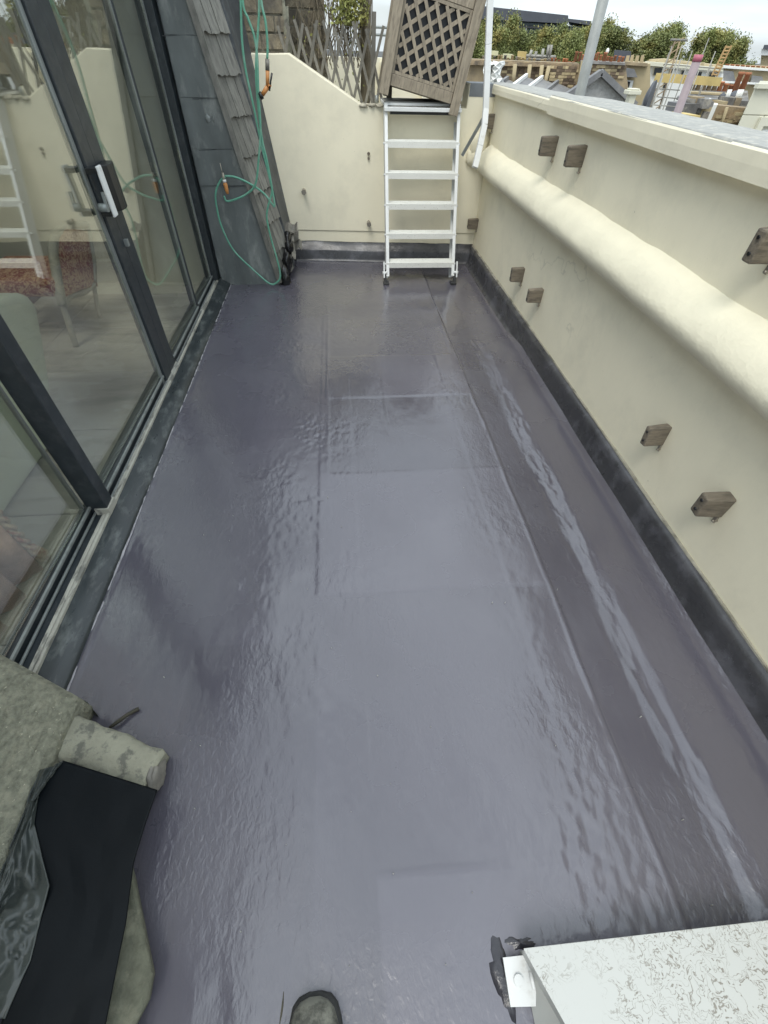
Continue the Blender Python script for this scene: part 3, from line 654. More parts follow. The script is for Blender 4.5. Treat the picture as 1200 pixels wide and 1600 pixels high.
t_ = MB(); t_.tube([on_y(425, 114, 3.97), on_y(423, 126, 3.97), on_y(421, 142, 3.97)], .006, 6).tube([g3, on_y(406, 151, 3.98)], .019, 8); obj('gun_trigger', t_, M['black'], hose)

# ------------------------------------------------------------------ ladder
ld = thing('step_ladder', 'white metal step ladder leaning on the end wall', 'ladder', (.7, 4.1, 0))
def lad(z, off=0): return 4.05+.46*z+off
XL, XR = .395, .985
for x in (XL, XR):
    sgn = 1 if x == XL else -1
    st = MB(); a = Vector((x, lad(.06), .06)); b_ = Vector((x, lad(1.13), 1.13))
    up_ = Vector((0, 1, -.46)).normalized()
    st.bar(a+up_*.055, b_+up_*.055, .004, .11, up_)
    st.bar(a+Vector((sgn*.0105, 0, 0)), b_+Vector((sgn*.0105, 0, 0)), .025, .004, up_)
    st.bar(a+up_*.11+Vector((sgn*.0105, 0, 0)), b_+up_*.11+Vector((sgn*.0105, 0, 0)), .025, .004, up_)
    obj('stile', st, M['white'], ld, bevel=.001)
    ft = MB(); ft.bar((x-.012*sgn, lad(.0)+.02, .0), (x-.012*sgn, lad(.1)+.02, .10), .022, .03, (0, 1, 0)); ft.box(x-.03, x+.02, 4.03, 4.09, .0, .02); obj('ladder_foot', ft, M['rubber'], ld, bevel=.004)
    fb_ = MB(); fb_.bar((x-.022*sgn, lad(.05), .05), (x-.022*sgn, lad(.16), .16), .010, .024, (0, 1, 0)); fb_.tube([(x-.035*sgn, lad(.085), .085), (x+.005*sgn, lad(.085), .085)], .012, 8); obj('foot_bracket', fb_, M['white'], ld)
for z in (.15, .345, .535, .725, .91):
    tr = MB(); y = lad(z)
    tr.box(XL+.003, XR-.003, y-.006, y+.105, z, z+.005)
    tr.box(XL+.003, XR-.003, y-.0065, y-.003, z-.034, z+.0055).box(XL+.003, XR-.003, y+.102, y+.1055, z-.03, z+.0048)
    for k in range(7): tr.box(XL+.01, XR-.01, y+.006+k*.014, y+.010+k*.014, z+.005, z+.0075)
    obj('tread', tr, M['tread'], ld)
    for x, sg in ((XL, -1), (XR, 1)):
        bt = MB(); bt.tube([(x+sg*.002, y+.02, z-.012), (x+sg*.012, y+.02, z-.012)], .009, 8); obj('bolt', bt, M['white'], ld)
# top landing plate over the wall
lt = MB(); lt.box(.39, .99, 4.52, 4.60, 1.085, 1.108).box(.39, .99, 4.60, 4.95, 1.112, 1.128); obj('landing_lip', lt, M['white'], ld, bevel=.002)
lt = MB(); lt.box(.40, .98, 4.61, 4.94, 1.129, 1.134); obj('landing_plate', lt, mat('grey_landing', (.3, .3, .28), .6, .15, 20), ld)
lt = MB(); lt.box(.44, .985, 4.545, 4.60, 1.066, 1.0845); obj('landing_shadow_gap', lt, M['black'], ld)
# handrails
def on_x(u, v, x): r = ray(u, v); t = x/r[0]; return Vector((x, r[1]*t, CAM_H+r[2]*t))
hr = MB(); q = [on_y(742, 262, 4.18), on_y(750, 228, 4.24), on_y(757, 195, 4.30), on_y(759, 170, 4.34), on_y(763, 70, 4.38), on_y(768, -50, 4.42), on_y(772, -140, 4.44)]
for i in range(len(q)-1): hr.bar(q[i], q[i+1], .042, .03, (0, 1, 0))
obj('handrail', hr, M['white'], ld, bevel=.003)
hr = MB(); hr.bar(on_y(760, 176, 4.36), on_y(722, 243, 4.42), .022, .012, (0, 1, 0)); obj('handrail_brace', hr, M['alu_silver'], ld)
hr = MB(); hr.bar(on_y(719, 158, 4.60), on_y(742, -40, 4.70), .022, .03, (0, 1, 0)); obj('handrail', hr, M['white'], ld, bevel=.002)

# ------------------------------------------------------------------ lattice planter perched at the head of the ladder
pl = thing('lattice_planter', 'weathered wooden lattice planter tilted at the top of the ladder', 'planter', (.384, 4.56, 1.175))
pl.rotation_euler = (math.radians(-3), math.radians(11.5), math.radians(-3))
PWd, PHt, PD = .55, .62, .46
for (x, y) in ((0, 0), (PWd, 0), (0, PD), (PWd, PD)):
    b_ = MB(); b_.box(x-.034, x+.034, y-.034, y+.034, 0, PHt+.04); obj('post', b_, M['teak'], pl, bevel=.005, local=True)
    b_ = MB(); b_.box(x-.028, x+.028, y-.028, y+.028, PHt+.042, PHt+.06); b_.tube([(x, y, PHt+.06), (x, y, PHt+.09), (x, y, PHt+.11)], [.03, .03, .004], 10); obj('finial', b_, M['teak'], pl, local=True)
for k, (x0, x1, y0, y1) in enumerate(((.036, PWd-.036, -.012, .012), (.036, PWd-.036, PD-.012, PD+.012))):
    for z0, z1 in ((.06, .125), (PHt-.07, PHt)):
        b_ = MB(); b_.box(x0, x1, y0, y1, z0, z1); obj('rail', b_, M['teak'], pl, bevel=.003, local=True)
for x in (0, PWd):
    for z0, z1 in ((.06, .125), (PHt-.07, PHt)):
        b_ = MB(); b_.box(x-.012, x+.012, .036, PD-.036, z0, z1); obj('rail', b_, M['teak'], pl, bevel=.003, local=True)
def lattice(L_, H_, pitch, fn, parent, mt, ang1=45, ang2=-45, wd=.022, th=.006, base=(0, 0)):
    for sgn, a, off in ((0, ang1, 0.), (1, ang2, -th*1.05)):
        dx, dz = math.cos(math.radians(a)), math.sin(math.radians(a)); nx_, nz_ = -dz, dx
        for k in range(-40, 41):
            px_, pz_ = L_/2+nx_*(k+.25)*pitch, H_/2+nz_*(k+.25)*pitch
            lo, hi = -9, 9
            for (p0, d_, mn, mx_) in ((px_, dx, 0, L_), (pz_, dz, 0, H_)):
                if abs(d_) > 1e-6:
                    t0, t1 = (mn-p0)/d_, (mx_-p0)/d_; lo = max(lo, min(t0, t1)); hi = min(hi, max(t0, t1))
            if hi-lo < .02: continue
            A = fn(px_+dx*lo, pz_+dz*lo, off); B = fn(px_+dx*hi, pz_+dz*hi, off); nrm = fn(0, 0, 1)-fn(0, 0, 0)
            b_ = MB(); b_.bar(A, B, wd, th, nrm); obj('lattice_slat', b_, mt, parent, local=True)
lw, lh = PWd-.10, PHt-.235
for (x0, x1) in ((.036, .052), (PWd-.052, PWd-.036)):
    b_ = MB(); b_.box(x0, x1, -.010, .010, .127, PHt-.072); obj('inner_frame', b_, M['teak'], pl, local=True)
for (z0, z1) in ((.127, .145), (PHt-.09, PHt-.072)):
    b_ = MB(); b_.box(.054, PWd-.054, -.010, .010, z0, z1); obj('inner_frame', b_, M['teak'], pl, local=True)
lattice(PWd-.108, PHt-.237, .066, lambda a, b_, o: Vector((.054+a, -.001+o, .146+b_)), pl, M['teak'], 38, -58)
lattice(PD-.08, PHt-.20, .066, lambda a, b_, o: Vector((-.002+o, .04+a, .127+b_)), pl, M['teak'], 45, -52)
b_ = MB(); b_.box(.03, PWd-.03, .022, PD-.03, .075, PHt-.02); obj('liner', b_, M['liner'], pl, local=True)
for x, y in ((.03, .30), (PWd-.10, .22)):
    b_ = MB(); b_.box(x-.022, x+.022, y-.022, y+.022, -.005, .073); obj('castor', b_, M['black'], pl, bevel=.006, local=True)

# ------------------------------------------------------------------ neighbour's terrace: chimney, trellis, climber, low wall
cs = thing('brick_chimney_stack', 'sooty stock brick chimney stack rising behind the end wall', 'chimney', (-.6, 5.2, 0))
br = MB(); br.box(-.105, .105, 0, .09, 0, .072); brm = mesh_of('brick', br, M['brick'], (0, 0, 0))
br2 = MB(); br2.box(-.052, .052, 0, .09, 0, .072); brm2 = mesh_of('brick', br2, M['brick'], (0, 0, 0))
def brickwall(parent, x0, x1, y, z0, rows, ch=.092, L_=.225):
    org = worg(parent)
    for r in range(rows):
        x = x0-(L_/2 if r % 2 else 0)
        while x < x1-.02:
            a, b_ = max(x, x0), min(x+L_-.012, x1)
            if b_-a > .04:
                o = bpy.data.objects.new('brick', brm); C.objects.link(o); o.parent = parent
                o.location = Vector(((a+b_)/2, y+random.uniform(-.005, .004), z0+r*ch))-org
                o.scale = ((b_-a)/.21, 1, (ch-.014)/.072); o.rotation_euler = (random.uniform(-.02, .02), random.uniform(-.008, .008), random.uniform(-.015, .015))
            x += L_
b_ = MB(); b_.box(-1.3, -.335, 5.0, 5.6, -.5, 2.75); obj('mortar_core', b_, M['mortarjoint'], cs)
b_ = MB(); b_.box(-.33, -.03, 5.3, 5.7, -.5, 2.75); obj('mortar_core', b_, M['mortarjoint'], cs)
brickwall(cs, -1.3, -.332, 4.985, 1.30, 15); brickwall(cs, -.325, -.03, 5.288, 1.25, 16)
b_ = MB(); lump(b_, (-.325, 5.0, 1.45), (.025, .03, .22), 5, 12, 8, .5); obj('mortar_fillet', b_, M['capmortar'], cs)
nb = thing('neighbour_low_wall', 'low cream wall of the next terrace seen through the trellis', 'wall', (.3, 6.5, 0))
b_ = MB(); b_.box(-1.2, 1.3, 6.6, 6.8, -.5, 1.33); obj('wall_body', b_, M['cream'], nb)
for x in (.55, 1.0):
    b_ = MB(); b_.box(x-.03, x+.03, 6.52, 6.598, -.2, 1.30); obj('wall_pier', b_, M['cream'], nb)
b_ = MB(); b_.box(-1.5, 4, 4.95, 6.6, -.3, -.1); struct(obj('neighbour_terrace', b_, M['upstand']))
tr_ = thing('expanding_trellis', 'grey diamond trellis standing on the sloping end wall below the climber', 'trellis', (0, 4.93, 1.0))
def trel(k0, sgn, off):
    for k in range(k0[0], k0[1]):
        xb = k*.085; zt = 1.53+.02*math.sin(k*2.1); zb = max(1.105, 1.375-.505*(xb+.31)) if xb < .235 else 1.08
        h_ = zt-zb; slopex = .155*(h_/.45)*sgn
        a = Vector((xb, 4.93+off, zb-.02)); b_ = Vector((xb+slopex, 4.93+off+.01*math.sin(k), zt))
        if a.x < -.40 or a.x > .50: continue
        m_ = MB(); m_.bar(a, b_, .020, .007, (0, 1, 0)); obj('trellis_slat', m_, M['trellis'], tr_)
trel((-4, 8), -1, 0); trel((-5, 6), 1, -.009)
for x in (.33, .47):
    m_ = MB(); m_.bar((x, 4.95, 1.06), (x+.01, 4.95, 1.6), .03, .02, (0, 1, 0)); obj('trellis_post', m_, M['trellis'], tr_)
m_ = MB(); m_.tube([(.36, 4.9, 1.09), (.36, 4.9, 1.15)], .016, 8); obj('can', m_, M['alu_silver'], tr_)
cl_ = thing('bare_climber', 'twiggy brown climber with yellow green leaves behind the trellis', 'climbing plant', (.1, 5.15, .9))
tw = MB()
for i in range(105):
    x = random.gauss(.10, .17); x = max(-.28, min(.30, x)); y = 5.1+random.random()*.22; z = 1.27+random.random()*.2; p_ = Vector((x, y, z)); pts = [p_.copy()]
    d_ = Vector((random.gauss(0, .22), random.gauss(0, .12), 1)).normalized()
    for s in range(7):
        d_ = (d_+Vector((random.gauss(0, .22), random.gauss(0, .15), .1))).normalized(); p_ = p_+d_*random.uniform(.07, .14)
        p_.x = max(-.34, min(.335, p_.x)); pts.append(p_.copy())
    tw.tube(pts, [.0045-.0005*k for k in range(8)], 4, False)
obj('stems', tw, M['twig'], cl_)
def leafcloud(n, cfun, size, mb):
    for i in range(n):
        c = Vector(cfun()); a = Vector((random.gauss(0, 1), random.gauss(0, 1), random.gauss(0, 1))).normalized(); b_ = a.orthogonal().normalized(); b_.rotate(Matrix.Rotation(random.random()*6.28, 3, a))
        c2 = a.cross(b_); s = size*random.uniform(.6, 1.3)
        mb.add([c-b_*s*.5, c+c2*s*.3, c+b_*s*.5, c-c2*s*.3], [(0, 1, 2, 3)])
lf = MB(); leafcloud(2600, lambda: (max(-.02, min(.30, random.gauss(.17, .07))), random.gauss(5.12, .07), 1.53+abs(random.gauss(.0, .35))), .026, lf)
leafcloud(160, lambda: (random.uniform(-.3, .33), random.gauss(5.15, .05), random.uniform(1.05, 1.6)), .022, lf); obj('leaves', lf, M['leafy'], cl_, fix=False)
tk = MB(); tk.tube([(.26, 5.3, .6), (.30, 5.3, 1.3), (.28, 5.3, 2.2)], .045, 8); obj('trunk', tk, M['twig'], cl_)
nr = thing('thin_metal_railing', 'thin grey railing against the sky left of the planter', 'railing', (.45, 7.5, 1.0))
for z in (1.50, 1.56): m_ = MB(); m_.tube([(.3, 7.6, z), (1.3, 7.6, z)], .012, 6); obj('rail', m_, M['alu_silver'], nr)
for x in (.35, .8, 1.25): m_ = MB(); m_.tube([(x, 7.6, 1.0), (x, 7.6, 1.56)], .014, 6); obj('upright', m_, M['alu_silver'], nr)

# ------------------------------------------------------------------ near left corner: mortar block, roll, sheet, stone, twig
mbk = MB(); P = []
n1, n2 = 110, 110
for i in range(n1):
    row = []
    for j in range(n2):
        u = i/(n1-1); v = j/(n2-1)
        x = -1.45+u*.66; y = -.35+v*1.0
        ymax = .555+(-.80-x)*.50; y = -.35+v*(ymax+.35)
        xe = -.80-.02*math.sin(y*5)
        x = -1.45+u*(xe+1.45)
        du = (xe-x); dv = (ymax-y)
        z = .166-.03*math.exp(-(du/.009)**2)-.02*math.exp(-(dv/.009)**2)+.010*float(fbm(np.array(x*16.), np.array(y*16.), 5, 4))+.02*float(sstep(-.9, -1.3, np.array(x)))
        row.append((x, y, z))
    P.append(row)
mbk.grid(P, True)
e1 = [P[i][n2-1] for i in range(n1)]; mbk.grid([[p, (p[0], p[1]+.004, .09), (p[0], p[1]-.01, 0)] for p in e1], True)
e2 = [P[n1-1][j] for j in range(n2)]; mbk.grid([[(p[0]-.02, p[1], 0), (p[0]+.005, p[1], .07), p] for p in e2], True)
tag(obj('mortar_block', mbk, M['mortar'], fix=True), 'rough grey green mortar block at the near left corner of the doors', 'mortar block')
cr = MB(); a = Vector((-.90, .485, .10)); b_ = Vector((-.575, .357, .045)); P = []
axd = (b_-a).normalized(); sdv = axd.cross(Vector((0, 0, 1))).normalized(); upv = sdv.cross(axd)
for i in range(26):
    t = i/25; c = a.lerp(b_, t); row = []
    for j in range(25):
        an = 2*PI*j/24; r = .062*(1+.10*float(fbm(np.array(t*6.), np.array(an*1.2), 3, 3)))*(1 if i < 25 else .9)
        q1 = math.copysign(abs(math.cos(an))**.5, math.cos(an)); q2 = math.copysign(abs(math.sin(an))**.5, math.sin(an)); rz_ = .006*float(fbm(np.array(t*14.), np.array(an*3.), 13, 3)); row.append(c+sdv*q1*(r*.93+rz_)+upv*q2*(r*.62+rz_))
    P.append(row)
cr.grid(P, True); cr.f.append(tuple(range(len(cr.v)-25, len(cr.v)-1))); cr.sm.append(False)
ro = obj('mortar_roll', cr, M['capmortar']); tag(ro, 'pale lichened half round mortar roll poking out from the mortar block', 'mortar roll')
e_ = MB(); lump(e_, (-.572, .352, .045), (.018, .045, .04), 7); obj('dark_cracked_end', e_, M['zinc'], ro)
# black sheet
def sheet(pts_grid, name, m_, th=.003, sub=2):
    s_ = MB(); s_.grid(pts_grid, False); o = obj(name, s_, m_); md = o.modifiers.new('sub', 'SUBSURF'); md.levels = sub; md.render_levels = sub; md.subdivision_type = 'SIMPLE'
    md = o.modifiers.new('sol', 'SOLIDIFY'); md.thickness = th; return o
def zrow(l, r, zl, zr, n=7):
    out = []
    for i in range(n):
        t = i/(n-1); u = l[0]+(r[0]-l[0])*t; v = l[1]+(r[1]-l[1])*t
        out.append((u, v, zl+(zr-zl)*t+random.uniform(-.0012, .0012)))
    return out
rows = [zrow((98, 1188), (246, 1234), .158, .120), zrow((60, 1235), (227, 1288), .160, .118), zrow((53, 1285), (209, 1348), .158, .116), zrow((62, 1335), (203, 1395), .154, .116),
        zrow((75, 1382), (197, 1442), .150, .115), zrow((62, 1440), (187, 1490), .150, .114), zrow((45, 1500), (178, 1535), .148, .114), zrow((5, 1590), (165, 1602), .144, .113), zrow((-40, 1700), (150, 1705), .14, .112)]
sh = sheet([[on_z(*p) for p in r] for r in rows], 'black_sheet', M['sheet'], sub=3)
for p_ in sh.data.polygons: p_.use_smooth = True
tag(sh, 'flat black plastic sheet lying over the mortar block and the olive stone', 'plastic sheet')
rowsF = [[(62, 1203, .172), (84, 1197, .172), (99, 1189, .162)], [(28, 1292, .176), (46, 1258, .190), (61, 1237, .163)], [(0, 1368, .172), (26, 1318, .192), (54, 1287, .162)],
        [(-28, 1440, .160), (22, 1392, .152), (76, 1384, .168)], [(-40, 1500, .156), (-5, 1440, .172), (62, 1442, .153)], [(-60, 1560, .150), (0, 1500, .160), (47, 1502, .151)], [(-90, 1650, .150), (-50, 1590, .150), (7, 1592, .147)]]
G_ = []
for i in range(61):
    a_ = i/60*6; i0_ = min(int(a_), 5); f_ = a_-i0_; row = []
    for j in range(25):
        b2_ = j/24*2; j0_ = min(int(b2_), 1); g_ = b2_-j0_
        q4 = [np.array(rowsF[i0_+di][j0_+dj], float) for di in (0, 1) for dj in (0, 1)]
        p_ = (q4[0]*(1-g_)+q4[1]*g_)*(1-f_)+(q4[2]*(1-g_)+q4[3]*g_)*f_
        rd = 1-abs(float(fbm(np.array(a_*1.3+b2_*.9), np.array(b2_*1.4-a_*.5), 121, 3)))*2.2
        e_ = min(1, (24-j)/3)
        row.append((p_[0], p_[1], p_[2]+(.016*rd-.012)*e_))
    G_.append(row)
rows = G_
sh2_ = sheet([[on_z(*p) for p in r] for r in rows], 'crumpled_sheet_edge', mat('grey_polythene_fold', (.035, .042, .04), .3, .2, 8, bump=.5, bscale=14, bdist=.003, rvar=.1), sub=1)
for p_ in sh2_.data.polygons: p_.use_smooth = True
tag(sh2_, 'crumpled grey fold of plastic between the mortar block and the black sheet', 'plastic sheet')
# stone under the sheet
stp = [(196, 1300), (214, 1375), (243, 1520), (236, 1560), (205, 1620), (190, 1760), (20, 1760), (20, 1280)]
st_ = MB(); base = [on_z(u, v, .0) for u, v in stp]; top = [on_z(u-3, v, .075) for u, v in stp]
n = len(stp); st_.add(base+top, [tuple(range(n))[::-1], tuple(range(n, 2*n))]+[(i, (i+1) % n, (i+1) % n+n, i+n) for i in range(n)])
so_ = obj('flat_stone', st_, M['stone'], bevel=.014); tag(so_, 'mossy olive flat stone showing beside the black sheet edge', 'stone')
so_.modifiers['bevel'].segments = 4
tg = MB(); tg.tube([on_z(171, 1137, .02), on_z(185, 1127, .022), on_z(200, 1116, .018), on_z(217, 1107, .014)], [.004, .006, .0055, .006], 6)
tag(obj('twig', tg, M['stick']), 'short dark twig lying on the deck beside the mortar roll', 'twig')
tg = MB(); tg.tube([on_z(444, 1549, .004), on_z(441, 1575, .005), on_z(436, 1610, .004), on_z(430, 1650, .004)], .0035, 6)
tag(obj('thin_rod', tg, M['stick']), 'thin dark rod lying on the deck left of the boot', 'rod')
# ------------------------------------------------------------------ boot
BDY = -.010
bt = thing('work_boot', 'dusty dark work boot whose toe enters at the bottom edge', 'boot', (-.13, -.2, 0))
def boot_ring(y, w, z0, z1, n=20, xo=-.13):
    return [(xo+w*math.copysign(abs(math.cos(2*PI*k/n))**.8, math.cos(2*PI*k/n)), y, (z0+z1)/2+(z1-z0)/2*math.copysign(abs(math.sin(2*PI*k/n))**.85, math.sin(2*PI*k/n))) for k in range(n)]+[None]
def loft(rings, mb):
    P = [[p for p in r if p]+[r[0]] for r in rings]; mb.grid(P, True)
    for r, f in ((P[0], 1), (P[-1], 0)): mb.add(r[:-1], [tuple(range(len(r)-1))])
bo = MB(); loft([boot_ring(y, w_, z0, z1, xo=-.13+dx) for y, w_, z0, z1, dx in ((-.090, .012, .03, .04, 0), (-.096, .030, .022, .055, 0), (-.108, .043, .018, .070, 0), (-.13, .051, .016, .080, .001), (-.155, .055, .016, .084, .002), (-.19, .054, .016, .088, .004), (-.24, .045, .016, .105, .008), (-.29, .040, .016, .135, .01), (-.33, .040, .016, .16, .01), (-.37, .036, .02, .17, .01), (-.385, .02, .03, .16, .01))], bo)
bo.v = [(x, y+BDY, z) for x, y, z in bo.v]; obj('upper', bo, M['boot'], bt)
bs = MB(); loft([boot_ring(y, w_, 0.001, .022, xo=-.13+dx) for y, w_, dx in ((-.084, .015, 0), (-.090, .036, 0), (-.103, .049, 0), (-.13, .057, .001), (-.16, .060, .002), (-.2, .057, .004), (-.26, .043, .008), (-.33, .043, .01), (-.38, .038, .01), (-.395, .015, .01))], bs); bs.v = [(x, y+BDY, z) for x, y, z in bs.v]; obj('sole', bs, M['rubber'], bt)
for k in range(4):
    y = -.215-k*.022; l_ = MB(); l_.tube([(-.15, y, .096+k*.008), (-.126, y-.004, .104+k*.009), (-.10, y, .096+k*.008)], .003, 6); obj('lace', l_, M['zinc'], bt)
sh2 = MB(); sh2.tube([(-.12, -.32, .12), (-.12, -.33, .20), (-.12, -.34, .24)], [.052, .05, .052], 16); obj('ankle_shaft', sh2, M['boot'], bt)
# ------------------------------------------------------------------ white metal cowl, bottom right
bx = thing('white_metal_cowl', 'white sheet metal box with curly rain marks at the bottom right', 'metal box', (.7, -.35, 0))
A = Vector((.330, -.066, .10)); B = Vector((1.16, -.070, .10)); Cc = Vector((.56, -.62, .20)); D = Vector((1.16, -.62, .20))
A0 = Vector((.340, -.070, .012)); B0 = Vector((1.16, -.074, .012)); C0 = Vector((.338, -.62, .012)); D0 = Vector((1.16, -.62, .012))
tp = MB(); up_ = Vector((0, 0, .004)); tp.hexa([Cc, D, B, A], [Cc+up_, D+up_, B+up_+Vector((0, .004, 0)), A+up_+Vector((-.004, .004, 0))]); obj('lid', tp, M['stained'], bx, bevel=.0015)
sdm = MB(); sdm.hexa([C0, D0, B0, A0], [p-Vector((0, 0, .001)) for p in (Cc, D, B, A)]); obj('casing', sdm, mat('grey_casing', (.36, .37, .36), .4, .1, 8, bump=.1, metal=.2), bx)
bk = MB(); bk.add([on_z(785, 1496, .018), on_z(838, 1490, .018), on_z(836, 1572, .018), on_z(797, 1573, .018)], [(0, 1, 2, 3)]); o = obj('foot_plate', bk, M['white'], bx); md = o.modifiers.new('sol', 'SOLIDIFY'); md.thickness = .006
bk = MB(); c = on_z(809, 1532, .018); bk.tube([c, c+Vector((0, 0, .012))], .011, 12); obj('bolt', bk, M['white'], bx)
bk = MB(); c = on_z(829, 1534, .05); bk.tube([c+Vector((.004, .016, .0)), c+Vector((.004, -.012, .0))], .004, 8); obj('latch', bk, M['white'], bx)
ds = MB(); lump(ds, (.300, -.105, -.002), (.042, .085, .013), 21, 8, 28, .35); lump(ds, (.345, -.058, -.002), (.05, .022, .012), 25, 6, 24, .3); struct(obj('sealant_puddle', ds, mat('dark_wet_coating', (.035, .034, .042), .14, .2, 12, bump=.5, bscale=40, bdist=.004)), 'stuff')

# ------------------------------------------------------------------ room contents seen through the glass
so2 = thing('mint_armchair', 'pale mint upholstered seat behind the nearest door stile', 'armchair', (-1.9, 1.5, .02))
pr = [(1.0, .03), (1.9, .03), (2.0, .12), (2.13, .24), (2.25, .40), (2.34, .53), (2.32, .60), (2.2, .645), (1.95, .66), (1.0, .66)]
b_ = MB(); b_.prism(pr, -2.3, -1.475, 'x'); o = obj('upholstery', b_, M['mint'], so2, bevel=.045); o.modifiers['bevel'].segments = 5
for f in o.data.polygons: f.use_smooth = True
b_ = MB(); b_.tube(smooth([(-1.62, 1.02, .667), (-1.63, 1.5, .669), (-1.65, 1.9, .667), (-1.72, 2.2, .65)]), .006, 6); obj('piping', b_, M['mint'], so2)
for x, y in ((-1.52, 1.82), (-2.25, 1.82), (-1.52, 1.08), (-2.25, 1.08)):
    b_ = MB(); b_.box(x-.025, x+.025, y-.025, y+.025, .022, .05); obj('leg', b_, M['chairwood'], so2)
ch = thing('carved_chair', 'old carved chair with red scroll patterned back beyond the glass', 'chair', (-1.9, 3.25, .02))
def cp(u, v, x=-1.77): r = ray(u, v); t = x/r[0]; return Vector((x, r[1]*t, CAM_H+r[2]*t))
panel_pts = [[cp(88+(140-88)*j/8+(10 if i == 0 else 0)*0+i*1.6, 362+i*13.+math.sin(j/8*PI)*-4-(j*2.3 if i == 8 else j*2.3*i/8), -1.77+.03*math.sin(j/8*PI)) for j in range(9)] for i in range(9)]
b_ = MB(); b_.grid(panel_pts, True); o = obj('backrest', b_, M['damask'], ch); md = o.modifiers.new('sol', 'SOLIDIFY'); md.thickness = .05; md.offset = -1
def tubepx(l, r, name='leg', x=-1.77): t_ = MB(); t_.tube(smooth([cp(u, v, x) for u, v in l]), r, 8); obj(name, t_, M['chairwood'], ch)
tubepx([(84, 372), (83, 395), (88, 425), (92, 450), (98, 478)], .028, 'back_frame')
tubepx([(136, 352), (142, 385), (146, 410), (147, 440)], .020, 'back_frame')
tubepx([(101, 480), (106, 466), (118, 460), (132, 456), (146, 444)], .020, 'bottom_rail')
tubepx([(84, 372), (95, 358), (112, 352), (136, 352)], .022, 'top_rail')
tubepx([(98, 474), (104, 495), (112, 520), (119, 541)], .019)
tubepx([(146, 444), (150, 465), (154, 488), (161, 503)], .016)
p1 = cp(98, 474); p2 = cp(146, 444)
st2 = MB(); zs = .36; st2.hexa([(p1.x-.5, p1.y, zs-.06), (p1.x, p1.y, zs-.06), (p2.x, p2.y, zs-.06), (p2.x-.5, p2.y, zs-.06)], [(p1.x-.5, p1.y, zs+.05), (p1.x, p1.y, zs+.05), (p2.x, p2.y, zs+.05), (p2.x-.5, p2.y, zs+.05)]); obj('seat', st2, M['damask'], ch, bevel=.03)
for y in (p1.y+.02, p2.y-.02): t_ = MB(); t_.tube(smooth([(-2.24, y, .32), (-2.28, y, .2), (-2.25, y, .025)]), [.02]*12+[.015], 8); obj('leg', t_, M['chairwood'], ch)
rg = MB(); rg.box(-4.0, -2.35, 2.9, 4.1, .023, .032); tag(obj('red_rug', rg, M['rug']), 'dark red rug on the room floor beyond the carved chair', 'rug')
cu = MB(); P = []
for i in range(12):
    z = .03+2.2*i/11; row = []
    for j in range(61):
        s = j/60; y = .42+s*.70; row.append((-1.235+.035*math.sin(s*34+.4*math.sin(i))+.012*math.sin(s*71), y, z))
    P.append(row)
cu.grid(P, True); o = obj('pink_curtain', cu, M['curtain']); md = o.modifiers.new('sol', 'SOLIDIFY'); md.thickness = .004
tag(o, 'dusty pink folded curtain hanging inside the nearest glass pane', 'curtain')
tp_ = MB(); c0 = Vector((-1.2, 1.125, .34))
for k in range(2): tp_.tube([c0+Vector((.01*math.cos(i*.9+k*PI), .01*math.sin(i*.9+k*PI)+i*.0005, -.012*i)) for i in range(27)], .009, 6)
tp_.tube([c0+Vector((0, .013, -.2)), c0+Vector((.01, .02, -.26)), c0+Vector((.0, .025, -.31))], [.012, .022, .016], 8)
tag(obj('tassel_rope', tp_, M['rope']), 'twisted cream and red tassel rope along the curtain edge', 'tassel')

# ------------------------------------------------------------------ the view beyond the parapet
M['far_brick'] = mat('far_stock_brick', (.36, .28, .175), .9, .2, 1.2, col2=(.18, .15, .11), c2amt=.75, c2scale=.9, c2lo=.45, c2hi=.62, bump=.6, bscale=6, bdist=.03)
M['far_brown'] = mat('far_brown_brick', (.34, .255, .16), .9, .25, 1.5, col2=(.12, .10, .08), c2amt=.8, c2scale=2.2, bump=.9, bscale=5, bdist=.04)
M['far_tan'] = mat('far_tan_brick', (.44, .36, .22), .9, .12, 1.2, bump=.4, bscale=6)
M['far_cream'] = mat('far_cream_render', (.66, .64, .52), .8, .05, .8, bump=.2, bscale=4)
M['far_white'] = mat('far_white_paint', (.80, .80, .77), .7, .06, 1.2, bump=.1)
M['far_slate'] = mat('far_slate', (.18, .18, .185), .7, .15, 1.6, col2=(.27, .26, .24), c2amt=.6, c2scale=1.5, bump=.5, bscale=7, bdist=.02)
M['pebble'] = mat('grey_pebbledash', (.40, .395, .385), .95, .2, 6, col2=(.24, .24, .235), c2amt=.6, c2scale=5, bump=.9, bscale=14, bdist=.04)
M['pot'] = mat('terracotta_pot', (.42, .17, .085), .85, .2, 4, bump=.1, rnd=.3)
M['win'] = mat('far_window_glass', (.03, .035, .04), .1, .2, 2, bump=0)
M['pole'] = mat('galvanised_pole', (.34, .35, .335), .55, .15, 6, metal=.2, bump=.1)
M['pink'] = mat('pinkish_flue', (.31, .25, .26), .6, .15, 3, bump=.1)
M['pinkcap'] = mat('magenta_cap', (.45, .13, .18), .5, .1, 5, bump=0)
M['scaff'] = mat('scaffold_tube', (.30, .29, .26), .6, .2, 6, metal=.2, bump=0, rnd=.25)
M['scboard'] = mat('yellow_scaffold_board', (.55, .42, .17), .8, .15, 3, bump=0)
M['scorange'] = mat('orange_ladder_paint', (.45, .29, .13), .7, .1, 4, bump=0)
M['clutter'] = mat('roof_clutter', (.19, .18, .17), .9, .4, 2.5, col2=(.45, .41, .34), c2amt=.6, c2scale=3, bump=.5, bscale=8, bdist=.05, rnd=.3)
